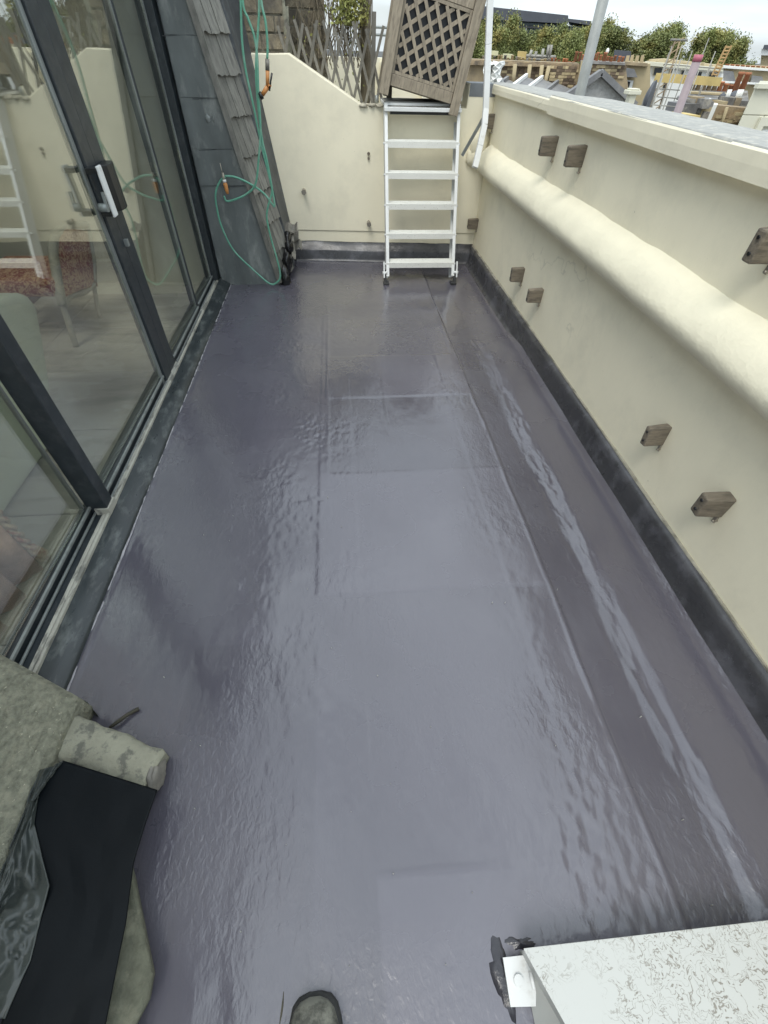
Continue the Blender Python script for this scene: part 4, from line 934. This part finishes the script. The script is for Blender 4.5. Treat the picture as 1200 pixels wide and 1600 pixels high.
M['officeglass'] = mat('office_blue_glass', (.11, .17, .19), .25, .25, .12, col2=(.26, .34, .35), c2amt=.7, c2scale=.2, bump=0, stretch=(3, 3, .4))
M['officeroof'] = mat('office_dark_roof', (.085, .09, .105), .6, .1, .3, bump=0)
def tube_px(u0, v0, u1, v1, y, r, name, m_, parent, y2=None, n=10):
    t_ = MB(); t_.tube([on_y(u0, v0, y), on_y(u1, v1, y2 or y)], r, n); return obj(name, t_, m_, parent)
def slab_px(pix, y, d, name, m_, parent, bevel=0):
    n = len(pix); vs = [on_y(u, v, y) for u, v in pix]; cx_ = sum(v.x for v in vs)/n; vs += [v+Vector((d*cx_/y, d, 0)) for v in vs]
    mb = MB(); mb.add(vs, [tuple(range(n))[::-1], tuple(range(n, 2*n))]+[(i, (i+1) % n, (i+1) % n+n, i+n) for i in range(n)]); return obj(name, mb, m_, parent, bevel=bevel)
# poles and near neighbours
t = thing('grey_vent_pole', 'tall grey metal pole rising just beyond the parapet coping', 'pole', on_y(903, 165, 6))
p0 = on_y(905, 150, 6); t_ = MB(); t_.tube([(p0.x, 6, -1.5), (p0.x, 6, 3.2)], .050, 14); obj('tube', t_, M['pole'], t)
t_ = MB(); t_.tube([(p0.x, 6, 1.9), (p0.x, 6, 1.96)], .055, 14); obj('collar', t_, M['pole'], t)
t = thing('pink_flue_pipe', 'pinkish flue pipe with a magenta cap in front of the scaffolding', 'pipe', on_y(1050, 190, 9))
pt = on_y(1090, 92, 9); t_ = MB(); t_.tube([(pt.x, 9, -3), (pt.x, 9, pt.z-.03)], .060, 14); obj('tube', t_, M['pink'], t)
t_ = MB(); t_.tube([(pt.x, 9, pt.z-.03), (pt.x, 9, pt.z+.045)], .063, 14); obj('cap', t_, M['pinkcap'], t)
t = thing('cream_pier', 'small cream pier with a moulded cap beyond the coping', 'pier', on_y(993, 180, 9))
a = on_y(983, 141, 9); b_ = on_y(1002, 141, 9); m_ = MB(); m_.box(a.x+.05, b_.x-.05, 9, 9.12, -3, a.z-.04); obj('shaft', m_, M['far_cream'], t)
m_ = MB(); m_.box(a.x, b_.x, 8.97, 9.16, a.z-.05, a.z); m_.box(a.x+.03, b_.x-.03, 8.98, 9.14, a.z+.001, a.z+.02); obj('cap', m_, M['far_cream'], t, bevel=.008)
t = thing('cream_block_building', 'bright cream block building with a moulded window at the right edge', 'building', on_y(1180, 200, 12))
a = on_y(1181, 138, 12); z1 = a.z
for r in range(7):
    for c in range(6):
        x0 = a.x+c*.95-(.45 if r % 2 else 0); x1 = x0+.935; x0 = max(x0, a.x)
        m_ = MB(); m_.box(x0, x1, 12+random.uniform(0, .01), 12.039, z1-.42*(r+1)+.012, z1-.42*r); obj('block', m_, M['far_cream'], t, bevel=.008)
m_ = MB(); m_.hexa([(a.x+.01, 12.04, -12), (a.x+5.2, 12.04, -12), (a.x+8, 16, -12), (a.x+2.95, 16, -12)], [(a.x+.01, 12.04, z1-.02), (a.x+5.2, 12.04, z1-.02), (a.x+8, 16, z1-.02), (a.x+2.95, 16, z1-.02)]); obj('wall', m_, mat('cream_joint', (.5, .48, .38), .9, .05, 2), t)
m_ = MB(); m_.box(a.x-.02, a.x+5.4, 11.93, 12.05, z1, z1+.07); obj('cornice', m_, M['far_cream'], t)
wx = on_y(1187, 183, 12).x; wz = on_y(1187, 183, 12).z
m_ = MB(); m_.box(wx, wx+1.6, 11.93, 12.0, wz-.14, wz).box(wx, wx+.14, 11.93, 12, wz-1.6, wz-.141); obj('window_moulding', m_, M['far_cream'], t)
m_ = MB(); m_.box(wx+.2, wx+1.5, 11.985, 11.998, wz-1.6, wz-.2); obj('window', m_, M['far_white'], t)
t = thing('rough_brown_brick_wall', 'low rough brown brick wall with a thin pipe and white verge', 'wall', on_y(1135, 190, 16))
slab_px([(1098, 210), (1158, 215), (1166, 169), (1117, 164)], 16, .4, 'wall', M['far_brown'], t)
tube_px(1124, 205, 1136, 168, 15.9, .04, 'pipe', M['far_tan'], t)
slab_px([(1097, 205), (1103, 206), (1121, 164), (1115, 163)], 15.9, .5, 'verge', M['far_white'], t)
# raised bricks
for i in range(26):
    u = random.uniform(1122, 1156); v = random.uniform(172, 200); p_ = on_y(u, v, 15.97); m_ = MB(); m_.box(p_.x-.11, p_.x+.11, 15.93+i*.0021, 16.02+i*.0017, p_.z-.035, p_.z+.035); obj('brick', m_, M['far_brown'] if i % 3 else M['far_tan'], t)
t = thing('grey_gable', 'grey pebbledashed gable end with raised verge behind the grey pole', 'gable', on_y(938, 160, 14))
slab_px([(850, 175), (1000, 185), (988, 160), (939, 114), (884, 150)], 14, 3, 'gable_wall', M['pebble'], t)
for p_, q_ in (((882, 152), (939, 113)), ((939, 113), (992, 164))):
    m_ = MB(); m_.bar(on_y(*p_, 13.93), on_y(*q_, 13.93), .16, .11, (0, 0, 1)); obj('verge', m_, M['far_slate'], t)
# long brick row with lean-to roofs
t = thing('long_brick_row', 'long dark brick party wall with tan downpipes and slate lean to roofs', 'building', on_y(810, 150, 24))
slab_px([(725, 175), (905, 175), (905, 99), (752, 93), (725, 92)], 24, 1.2, 'wall', M['far_brick'], t)
slab_px([(722, 101), (906, 106), (906, 101), (722, 94)], 23.8, 1.5, 'coping', M['far_brown'], t)
slab_px([(856, 150), (906, 155), (906, 106), (860, 104)], 23.7, .2, 'rough_panel', M['far_brown'], t)
for i, (ut, vt, ub, vb_) in enumerate(((805, 100, 801, 136), (828, 101, 824, 136), (847, 102, 842, 140), (858, 103, 848, 145))):
    tube_px(ut, vt, ub, vb_, 23.5, .075, 'downpipe', M['far_tan'], t)
for i, (u0, v0) in enumerate(((770, 142), (800, 138), (824, 141), (848, 148), (880, 160))):
    # roof slab running away to the right, rising
    a = on_y(u0-6, v0+6, 19.5); b_ = on_y(u0+24, v0-18, 23.5); w_ = 2.6 if i < 4 else 3.4
    m_ = MB(); m_.hexa([(a.x, a.y, a.z-.1), (a.x+w_, a.y, a.z-.8), (b_.x+w_, b_.y, b_.z-.8), (b_.x, b_.y, b_.z-.1)], [(a.x, a.y, a.z), (a.x+w_, a.y, a.z-.7), (b_.x+w_, b_.y, b_.z-.7), (b_.x, b_.y, b_.z)]); obj('lean_to_roof', m_, M['far_slate'], t)
    m_ = MB(); m_.bar(a+Vector((-.03, 0, .05)), b_+Vector((-.03, 0, .05)), .10, .10); obj('verge', m_, M['far_white'] if i in (1, 2, 4) else M['far_slate'], t)
for i in range(9):
    u = 872+i*6.5; p_ = on_y(u, 103-(i % 2), 24.5)
wt = thing('white_tarpaulin', 'crumpled white tarpaulin over a dormer left of the brick row', 'tarpaulin', on_y(770, 140, 22))
P = [[on_y(758+j*3.6+2*math.sin(i+j), 96+i*5.5+random.uniform(-1.5, 1.5), 22+.3*math.sin(j*1.9+i)) for j in range(8)] for i in range(8)]
m_ = MB(); m_.grid(P, False); o = obj('cover', m_, M['far_white'], wt); md = o.modifiers.new('s', 'SOLIDIFY'); md.thickness = .1
def course_bricks(parent, u0, u1, vt, vb, y, mt, n=70, w=.22, h=.075):
    bb_ = MB(); bb_.box(-w/2, w/2, -.02, .02, 0, h); bm2 = mesh_of('brick', bb_, mt, (0, 0, 0)); org = worg(parent)
    for i in range(n):
        p_ = on_y(random.uniform(u0, u1), random.uniform(vt, vb), y-.01)
        o = bpy.data.objects.new('brick', bm2); C.objects.link(o); o.parent = parent
        o.location = Vector((round(p_.x/(w*.53))*(w*.53), y-.008+random.uniform(-.012, .006), round(p_.z/(h*1.15))*(h*1.15)))-org
M['brick_far_dark'] = mat('dark_burnt_brick', (.17, .125, .085), .9, .3, 3, bump=.2, rnd=.4)
M['brick_far_pale'] = mat('pale_buff_brick', (.46, .37, .22), .9, .3, 3, bump=.2, rnd=.35)
course_bricks(t, 862, 900, 108, 148, 23.69, M['brick_far_dark'], 90); course_bricks(t, 862, 900, 108, 148, 23.69, M['brick_far_pale'], 60)
course_bricks(t, 770, 855, 102, 132, 23.99, M['brick_far_dark'], 110); course_bricks(t, 770, 855, 102, 132, 23.99, M['brick_far_pale'], 50)
# chimney stack with pots
t = thing('pot_topped_brick_stack', 'big brick stack topped by a crowded row of orange chimney pots', 'chimney', on_y(940, 150, 22))
slab_px([(893, 165), (985, 165), (977, 98), (907, 94)], 22, 1.2, 'stack_wall', M['far_brick'], t)
slab_px([(906, 99), (977, 102), (977, 98), (907, 94)], 21.85, 1.5, 'stack_coping', M['clutter'], t)
slab_px([(899, 150), (902, 150), (912, 95), (908, 95)], 21.8, .2, 'corner_pipe', M['far_tan'], t)
course_bricks(t, 915, 972, 104, 125, 21.99, M['brick_far_dark'], 110); course_bricks(t, 915, 972, 104, 125, 21.99, M['brick_far_pale'], 80)
def pot(u, v, h_px, y, r, parent, m_=None):
    a = on_y(u, v, y); b_ = on_y(u+h_px*.33, v-h_px, y); b_ = Vector((a.x, y, b_.z)); r *= .5; m2 = MB(); m2.tube([a, a.lerp(b_, .85), a.lerp(b_, .87), b_], [r, r*.82, r*1.05, r*1.0], 10); obj('chimney_pot', m2, m_ or M['pot'], parent)
for i in range(14):
    pot(898+i*5.6+random.uniform(-.8, .8), 96+i*.25, random.uniform(9, 17), 22.2+(i % 2)*.7, random.uniform(.10, .14), t)
m_ = MB(); lump(m_, on_y(949, 80, 22.3), (.05, .09, .08), 3, 6, 8, .1); o = obj('white_gull', m_, M['far_white']); tag(o, 'white gull perched on the orange chimney pots', 'bird')
t2 = thing('small_pot_cluster', 'pale and orange chimney pots along the long brick row coping', 'chimney pots', on_y(830, 97, 25))
for i in range(26):
    pot(755+i*5.6+random.uniform(-1.5, 1.5), 94+i*.35, random.uniform(5, 12), 24.8+random.random(), random.uniform(.09, .14), t2, M['far_tan'] if i < 18 and i % 3 else (M['pot'] if i > 18 else M['clutter']))
m_ = MB(); p_ = on_y(795, 95, 24.9)
obj('pot_base', MB().box(p_.x-4, p_.x+4.5, 24.6, 26, p_.z-.6, p_.z-.1), M['far_brick'], t2)
for i, (u0, u1, v0, v1) in enumerate(((762, 778, 79, 86), (785, 800, 84, 91), (808, 822, 80, 92))):
    slab_px([(u0, v1), (u1, v1+1), (u1+1, v0+1), (u0+1, v0)], 27, .8, 'yellow_hoarding' if i < 2 else 'site_panel', M['scboard'] if i == 2 else mat('pale_hoarding', (.62, .60, .38), .8, .1, 2), t2)
for (u0, v0, u1, v1) in ((826, 92, 831, 78), (846, 95, 849, 76), (854, 90, 858, 70), (858, 90, 862, 70), (835, 95, 838, 80)):
    tube_px(u0, v0, u1, v1, 27, .06, 'aerial_pole', M['scaff'], t2, n=6)
for v in (87, 92): tube_px(822, v, 868, v+2, 27, .05, 'guard_rail', M['scaff'], t2, n=6)
# tan house
t = thing('tan_brick_house', 'tan brick house with a slate dormer and sash window', 'house', on_y(990, 160, 25))
slab_px([(960, 180), (1016, 180), (1016, 100), (975, 98)], 25, 4, 'wall', M['far_tan'], t)
slab_px([(974, 101), (1012, 104), (1012, 99), (974, 96)], 24.8, .6, 'cornice', M['far_brick'], t)
slab_px([(973, 120), (996, 121), (991, 108), (976, 106)], 24.6, .3, 'dormer_roof', M['far_slate'], t)
slab_px([(974, 142), (986, 143), (990, 126), (978, 125)], 24.85, .1, 'window_frame', M['far_white'], t)
slab_px([(977, 138), (982, 139), (985, 128), (980, 127)], 24.8, .04, 'window', M['win'], t)
for i, u in enumerate((979, 986, 994, 1002)): slab_px([(u-3, 98), (u+3, 98), (u+5, 87-(i % 2)*2), (u, 87)], 25.4, .6, 'chimney_block', M['far_tan'], t)
# pale rendered house
t = thing('pale_rendered_house', 'pale rendered house with small dark windows behind the scaffolding', 'house', on_y(1040, 150, 27))
slab_px([(990, 190), (1130, 200), (1130, 108), (1008, 98)], 27, 5, 'wall', M['far_white'], t)
slab_px([(1006, 102), (1130, 112), (1130, 106), (1008, 96)], 26.8, .5, 'cornice', M['far_cream'], t)
for k, (u0, u1, v0, v1) in enumerate(((1021, 1034, 106, 117), (1001, 1005, 115, 120), (1045, 1051, 108, 117), (1064, 1070, 110, 117), (1086, 1096, 112, 120), (1108, 1118, 113, 121), (1036, 1042, 126, 138))):
    f_ = slab_px([(u0-1, v1+1), (u1-1, v1+1.5), (u1+2, v0-.5), (u0+2, v0-1)], 26.95, .05, 'window', M['far_cream'], t)
    w_ = slab_px([(u0, v1), (u1-1, v1+.3), (u1+1, v0+.6), (u0+2.4, v0)], 26.9, .04, 'pane', M['win'], f_)
for k in range(8): pot(1012+k*14, 99+k*1., random.uniform(4, 8), 28, .16, t, M['far_tan'])
slab_px([(1010, 100), (1130, 108), (1130, 103), (1035, 92), (1014, 93)], 28.5, 2, 'parapet', M['far_tan'], t)
# right hand far terrace
t = thing('right_far_terrace', 'tan brick terrace with dark slate dormers at the right edge', 'house', on_y(1165, 130, 30))
slab_px([(1125, 190), (1230, 200), (1230, 108), (1128, 103)], 30, 5, 'wall', M['far_tan'], t)
slab_px([(1124, 106), (1230, 113), (1230, 110), (1126, 102)], 29.8, .4, 'cornice', M['far_white'], t)
slab_px([(1122, 126), (1149, 127), (1146, 112), (1128, 110)], 29.7, .3, 'dormer', M['far_slate'], t)
slab_px([(1172, 130), (1194, 131), (1191, 120), (1175, 118)], 29.7, .3, 'dormer', M['far_slate'], t)
slab_px([(1122, 129), (1195, 133), (1196, 130), (1123, 126)], 29.6, .3, 'parapet_band', M['far_white'], t)
for k in range(10): pot(1135+k*8, 105+k*.5, 5, 30.5, .22, t)
# foreground chimney stacks with big red pots
t = thing('red_pot_chimney', 'row of leaning red brown chimney pots on a dark stack', 'chimney', on_y(1120, 160, 20))
slab_px([(1072, 162), (1165, 166), (1168, 145), (1078, 141)], 20, 1.0, 'stack', M['clutter'], t)
for i in range(9): pot(1080+i*8.4, 142+i*.4, 14+random.uniform(-2, 3), 20.2, .17, t, M['pot'] if i > 4 else M['far_brown'])
pot(1146, 144, 32, 20.1, .2, t); pot(1158, 141, 28, 20.3, .2, t)
t = thing('dark_flat_roof_clutter', 'dark flat roof crowded with vents, ducts and pale parapets', 'roof', on_y(1100, 170, 17))
slab_px([(1062, 215), (1168, 220), (1170, 158), (1066, 152)], 17.5, 5, 'roof_edge', M['clutter'], t)
slab_px([(1056, 156), (1118, 160), (1120, 155), (1058, 151)], 17.2, .4, 'pale_parapet', M['far_slate'], t)
slab_px([(1072, 146), (1150, 150), (1150, 147), (1074, 143)], 19, .4, 'pale_parapet', M['far_tan'], t)
for (u, v, r) in ((1145, 154, .17), (1106, 162, .12), (1008, 152, .0), (1128, 152, .1)):
    if r: m_ = MB(); lump(m_, on_y(u, v, 17.3), (r, r, r), 3, 8, 12, .1); obj('vent_cowl', m_, M['officeroof'] if u != 1106 else M['far_white'], t)
for i in range(26):
    u = random.uniform(1060, 1165); v = random.uniform(150, 178); p_ = on_y(u, v, 16.8); w_ = random.uniform(.04, .20)
    m_ = MB(); m_.box(p_.x-w_, p_.x+w_, 16.55+i*.017, 17.1+i*.013, p_.z-.12-i*.003, p_.z+random.uniform(.02, .12)); obj('roof_unit', m_, random.choice([M['far_slate'], M['clutter'], M['far_slate'], M['far_tan'], M['far_brick']]), t)
for i in range(8):
    u = random.uniform(1130, 1160); tube_px(u, 156, u+6, 140, 16.9, .035, 'vent_pipe', M['far_white'], t, n=6)
t = thing('satellite_dish', 'dark round satellite dish left of the scaffolding', 'satellite dish', on_y(1008, 160, 14))
m_ = MB(); c = on_y(1008, 153, 14); m_.tube([c, c+Vector((.06, -.05, 0)), c+Vector((.1, -.08, 0))], [.1, .3, .32], 18); obj('dish', m_, M['officeroof'], t)
m_ = MB(); m_.tube([c, c+Vector((0, .1, -1.4))], .03, 6); obj('mast', m_, M['scaff'], t)
t = thing('yellow_site_boards', 'yellow edged boards lying beyond the coping below the scaffolding', 'boards', on_y(1040, 178, 11))
for (u0, v0, u1, v1) in ((1010, 173, 1022, 175), (1020, 174, 1044, 179), (1059, 180, 1082, 182)):
    a = on_y(u0, v0, 11); b_ = on_y(u1, v1, 11); m_ = MB(); m_.bar(a, b_, .5, .07, (0, 0, 1)); obj('board', m_, M['scboard'], t)
# scaffolding
t = thing('scaffolding', 'steel tube scaffolding with yellow boards round the pale house', 'scaffolding', on_y(1060, 170, 20))
for (u0, v0, u1, v1, y) in ((1012, 172, 1050, 72, 16), (1022, 175, 1046, 82, 17), (1036, 178, 1064, 92, 16), (1050, 180, 1066, 70, 18), (1072, 165, 1108, 59, 19), (1044, 178, 1056, 100, 17), (1066, 178, 1082, 79, 18), (1080, 172, 1092, 110, 18), (1092, 170, 1118, 80, 19), (1103, 165, 1112, 100, 19), (1028, 178, 1036, 118, 15), (1058, 178, 1070, 130, 15)):
    a = on_y(u0, v0, y); b_ = on_y(u1, v1, y); mx_ = (a.x+b_.x)/2
    m_ = MB(); m_.tube([(b_.x, y, a.z-1), (b_.x, y, b_.z)], .015, 6); obj('standard', m_, M['scaff'], t)
for (u0, v0, u1, v1, y) in ((1018, 138, 1062, 141, 16), (1014, 150, 1060, 154, 16), (1014, 163, 1056, 167, 16), (1038, 100, 1130, 108, 19), (1036, 106, 1130, 114, 19), (1060, 150, 1110, 155, 18), (1032, 127, 1120, 133, 19)):
    tube_px(u0, v0, u1, v1, y, .012, 'ledger', M['scaff'], t, n=6)
for (u0, v0, u1, v1, y) in ((1024, 121, 1046, 122.5, 18.5), (1047, 122, 1068, 124, 18.5), (1069, 124, 1126, 128, 18.5)):
    a = on_y(u0, v0, y); b_ = on_y(u1, v1, y); m_ = MB(); m_.bar(a, b_, .06, .20, (0, 0, 1)); obj('toe_board', m_, M['scboard'], t)
t = thing('orange_access_ladder', 'orange access ladder sticking up above the scaffolding', 'ladder', on_y(1125, 120, 18))
a1, a2, b1_, b2_ = on_y(1112, 118, 18), on_y(1135, 71, 18), on_y(1120, 120, 18), on_y(1143, 71, 18)
for a, b_ in ((a1, a2), (b1_, b2_)): m_ = MB(); m_.bar(a, b_, .035, .03, (0, 1, 0)); obj('stile', m_, M['scorange'], t)
for k in range(9): m_ = MB(); f_ = k/9+.05; m_.tube([a1.lerp(a2, f_), b1_.lerp(b2_, f_)], .02, 6); obj('rung', m_, M['scorange'], t)
t = thing('lattice_aerial_mast', 'thin lattice aerial mast with a cross bar above the scaffolding', 'mast', on_y(1055, 110, 20))
a = on_y(1050, 110, 20); b_ = on_y(1060, 60, 20)
for dx in (-.13, .13): m_ = MB(); m_.tube([(b_.x+dx*1.6, 20, a.z-1.5), (b_.x+dx*.6, 20, b_.z)], .025, 6); obj('mast_leg', m_, M['far_brown'], t)
for k in range(10):
    z = a.z-1.3+k*(b_.z-a.z+1.3)/10; m_ = MB(); m_.tube([(b_.x-.2, 20, z), (b_.x+.18, 20, z+.22)], .018, 5); obj('mast_brace', m_, M['far_brown'], t)
m_ = MB(); m_.tube([on_y(1048, 62, 20), on_y(1074, 63, 20)], .03, 6); obj('cross_bar', m_, M['scaff'], t)
# office block
t = thing('glass_office_block', 'long glass office block with a dark flat roof behind the trees', 'building', on_y(850, 70, 300))
def far_slab(pix, y, d, name, m_): return slab_px(pix, y, d, name, m_, t)
far_slab([(700, 120), (984, 120), (979, 47), (690, 25)], 300, 40, 'glass_wall', M['officeglass'])
far_slab([(690, 26), (888, 37), (888, 24), (742, 8), (690, 4)], 294, 50, 'roof', M['officeroof'])
far_slab([(888, 34), (925, 40), (924, 33), (888, 29)], 295, 48, 'roof_end', M['officeroof'])
far_slab([(924, 44), (982, 50), (981, 44), (970, 43), (968, 40), (924, 38)], 296, 45, 'lower_roof', M['officeroof'])
for i in range(42):
    u = 700+i*6.8; m_ = MB(); m_.bar(on_y(u, 34+i*.3, 299), on_y(u-3, 90, 299), .4, .5, (0, 1, 0)); obj('mullion', m_, M['officeroof'] if i % 3 else M['far_white'], t)
for v in (42, 52, 62, 72): m_ = MB(); m_.bar(on_y(700, v-6, 298.8), on_y(980, v+8, 298.8), .6, .6, (0, 1, 0)); obj('floor_band', m_, M['far_slate'], t)
t = thing('distant_white_block', 'distant white flat roofed block between the trees', 'building', on_y(995, 85, 260))
slab_px([(975, 110), (1012, 110), (1010, 72), (996, 71), (996, 64), (980, 63), (975, 63)], 260, 15, 'wall', M['far_white'], t)
slab_px([(982, 71), (997, 72), (997, 65), (983, 64)], 259, 1, 'window_band', M['win'], t)
slab_px([(958, 94), (986, 96), (986, 80), (960, 78)], 120, 4, 'dark_annex', M['officeroof'], t)
t = thing('distant_right_block', 'distant grey and white block at the right edge of the skyline', 'building', on_y(1200, 90, 260))
slab_px([(1185, 130), (1260, 130), (1260, 84), (1190, 80)], 260, 15, 'wall', M['far_tan'], t)
slab_px([(1188, 86), (1260, 90), (1260, 80), (1190, 76)], 258, 17, 'roof', M['far_white'], t)
slab_px([(1192, 76), (1215, 78), (1215, 70), (1194, 70)], 257, 8, 'plant_room', M['officeroof'], t)
# ------------------------------------------------------------------ trees
M['leaf'] = mat('plane_tree_leaves', (.18, .205, .065), .65, .4, .35, col2=(.38, .31, .09), c2amt=.8, c2scale=.3, c2lo=.5, c2hi=.68, bump=0, rnd=.15)
M['bark'] = mat('bark', (.09, .08, .065), .9, .2, 3, bump=0)
def make_tree(label, seed, R=4.6, Hh=20.0):
    random.seed(seed)
    t = thing('broadleaf_tree', label, 'tree', group='leafy trees along the skyline')
    tr = MB(); tr.tube([(0, 0, 0), (.1, 0, 4), (0, .1, 9), (.2, 0, Hh*.9)], [.45, .38, .28, .12], 8)
    cl = []
    for i in range(46):
        th = random.random()*6.28; rr = R*math.sqrt(random.random())*.85; z = Hh*.35+(Hh*.62)*random.random()**.7; rr *= (1-2.1*max(0, (z/Hh-.68)))
        cl.append(Vector((rr*math.cos(th), rr*math.sin(th), z)))
    for c in cl[:14]: b0 = Vector((0, 0, c.z*.55)); tr.tube([b0, b0.lerp(c, .5)+Vector((0, 0, .4)), c], [.16, .09, .03], 5, False)
    obj('trunk', tr, M['bark'], t, local=True)
    lv = MB()
    for c in cl:
        s = random.uniform(.7, 1.3)
        leafcloud(330, lambda: c+Vector((random.gauss(0, .62*s), random.gauss(0, .62*s), random.gauss(0, .55*s))), .38, lv)
    obj('crown', lv, M['leaf'], t, local=True, fix=False)
    return t
TR = [(742, 40, 60), (768, 18, 62), (806, 22, 60), (838, 48, 66), (862, 40, 58), (884, 36, 60), (908, 44, 64), (932, 34, 58), (952, 28, 62), (968, 44, 56), (1010, 52, 60), (1030, 44, 64), (1056, 36, 60), (1058, 48, 66), (1104, 50, 62), (1128, 45, 58), (1150, 46, 60), (1166, 58, 56), (1034, 52, 58), (780, 40, 56), (820, 44, 55), (900, 50, 54), (715, 30, 60)]
names = ['far left by the planter', 'second from the left, tall and narrow', 'third from the left, yellow topped', 'before the middle of the office glass', 'low one below the office roof', 'left of the office roof step', 'just left of the grey pole', 'directly behind the grey pole', 'tallest right of the grey pole', 'at the right end of the office block', 'small one left of the second tree group', 'left shoulder of the middle tree group', 'top of the middle tree group', 'right shoulder of the middle tree group', 'left shoulder of the right tree group', 'top of the right tree group', 'right top of the right tree group', 'right end of the right tree group', 'in front of the middle tree group', 'low in front of the leftmost trees', 'low in front of the third tree', 'low in front beside the grey pole', 'hidden mostly behind the planter']
protos = [make_tree('a', 3), make_tree('b', 5), make_tree('c', 9)]
random.seed(11)
for i, (u, v, y) in enumerate(TR):
    y *= 2.35; top = on_y(u, v, y); lab = 'green and yellow leafy tree, '+names[i]
    s = (top.z+15)/20.2
    loc = (top.x, y, -15); rt = (0, 0, random.random()*6.28)
    if i < 3: o = protos[i]; o.location = loc; o.rotation_euler = rt; o['label'] = lab
    else: o = dup(protos[i % 3], loc, lab, rot=rt)
    w_ = (.95 if u < 965 else 1.12)*random.uniform(.9, 1.1); o.scale = (w_, w_, s)
# backdrop of low roofs and greenery so that nothing hangs in the air
t = thing('mid_distance_roofs', 'band of slate roofs and brick fronts below the tree line', 'houses', (10, 40, -15))
for i in range(16):
    x0 = -8+i*3.4; m_ = MB(); m_.box(x0, x0+3.3, 36+(i % 3), 42, -15, -.6-(i % 4)*.25); obj('house_front', m_, M['far_tan'] if i % 2 else M['far_brick'], t)
    m_ = MB(); z = -.6-(i % 4)*.25; m_.hexa([(x0, 36, z), (x0+3.3, 36, z), (x0+3.3, 42, z), (x0, 42, z)], [(x0, 38.9, z+1.2), (x0+3.3, 38.9, z+1.2), (x0+3.3, 39.1, z+1.2), (x0, 39.1, z+1.2)]); obj('slate_roof', m_, M['far_slate'], t)
print('objects', len(bpy.data.objects), 'polys', sum(len(o.data.polygons) for o in bpy.data.objects if o.type == 'MESH'))
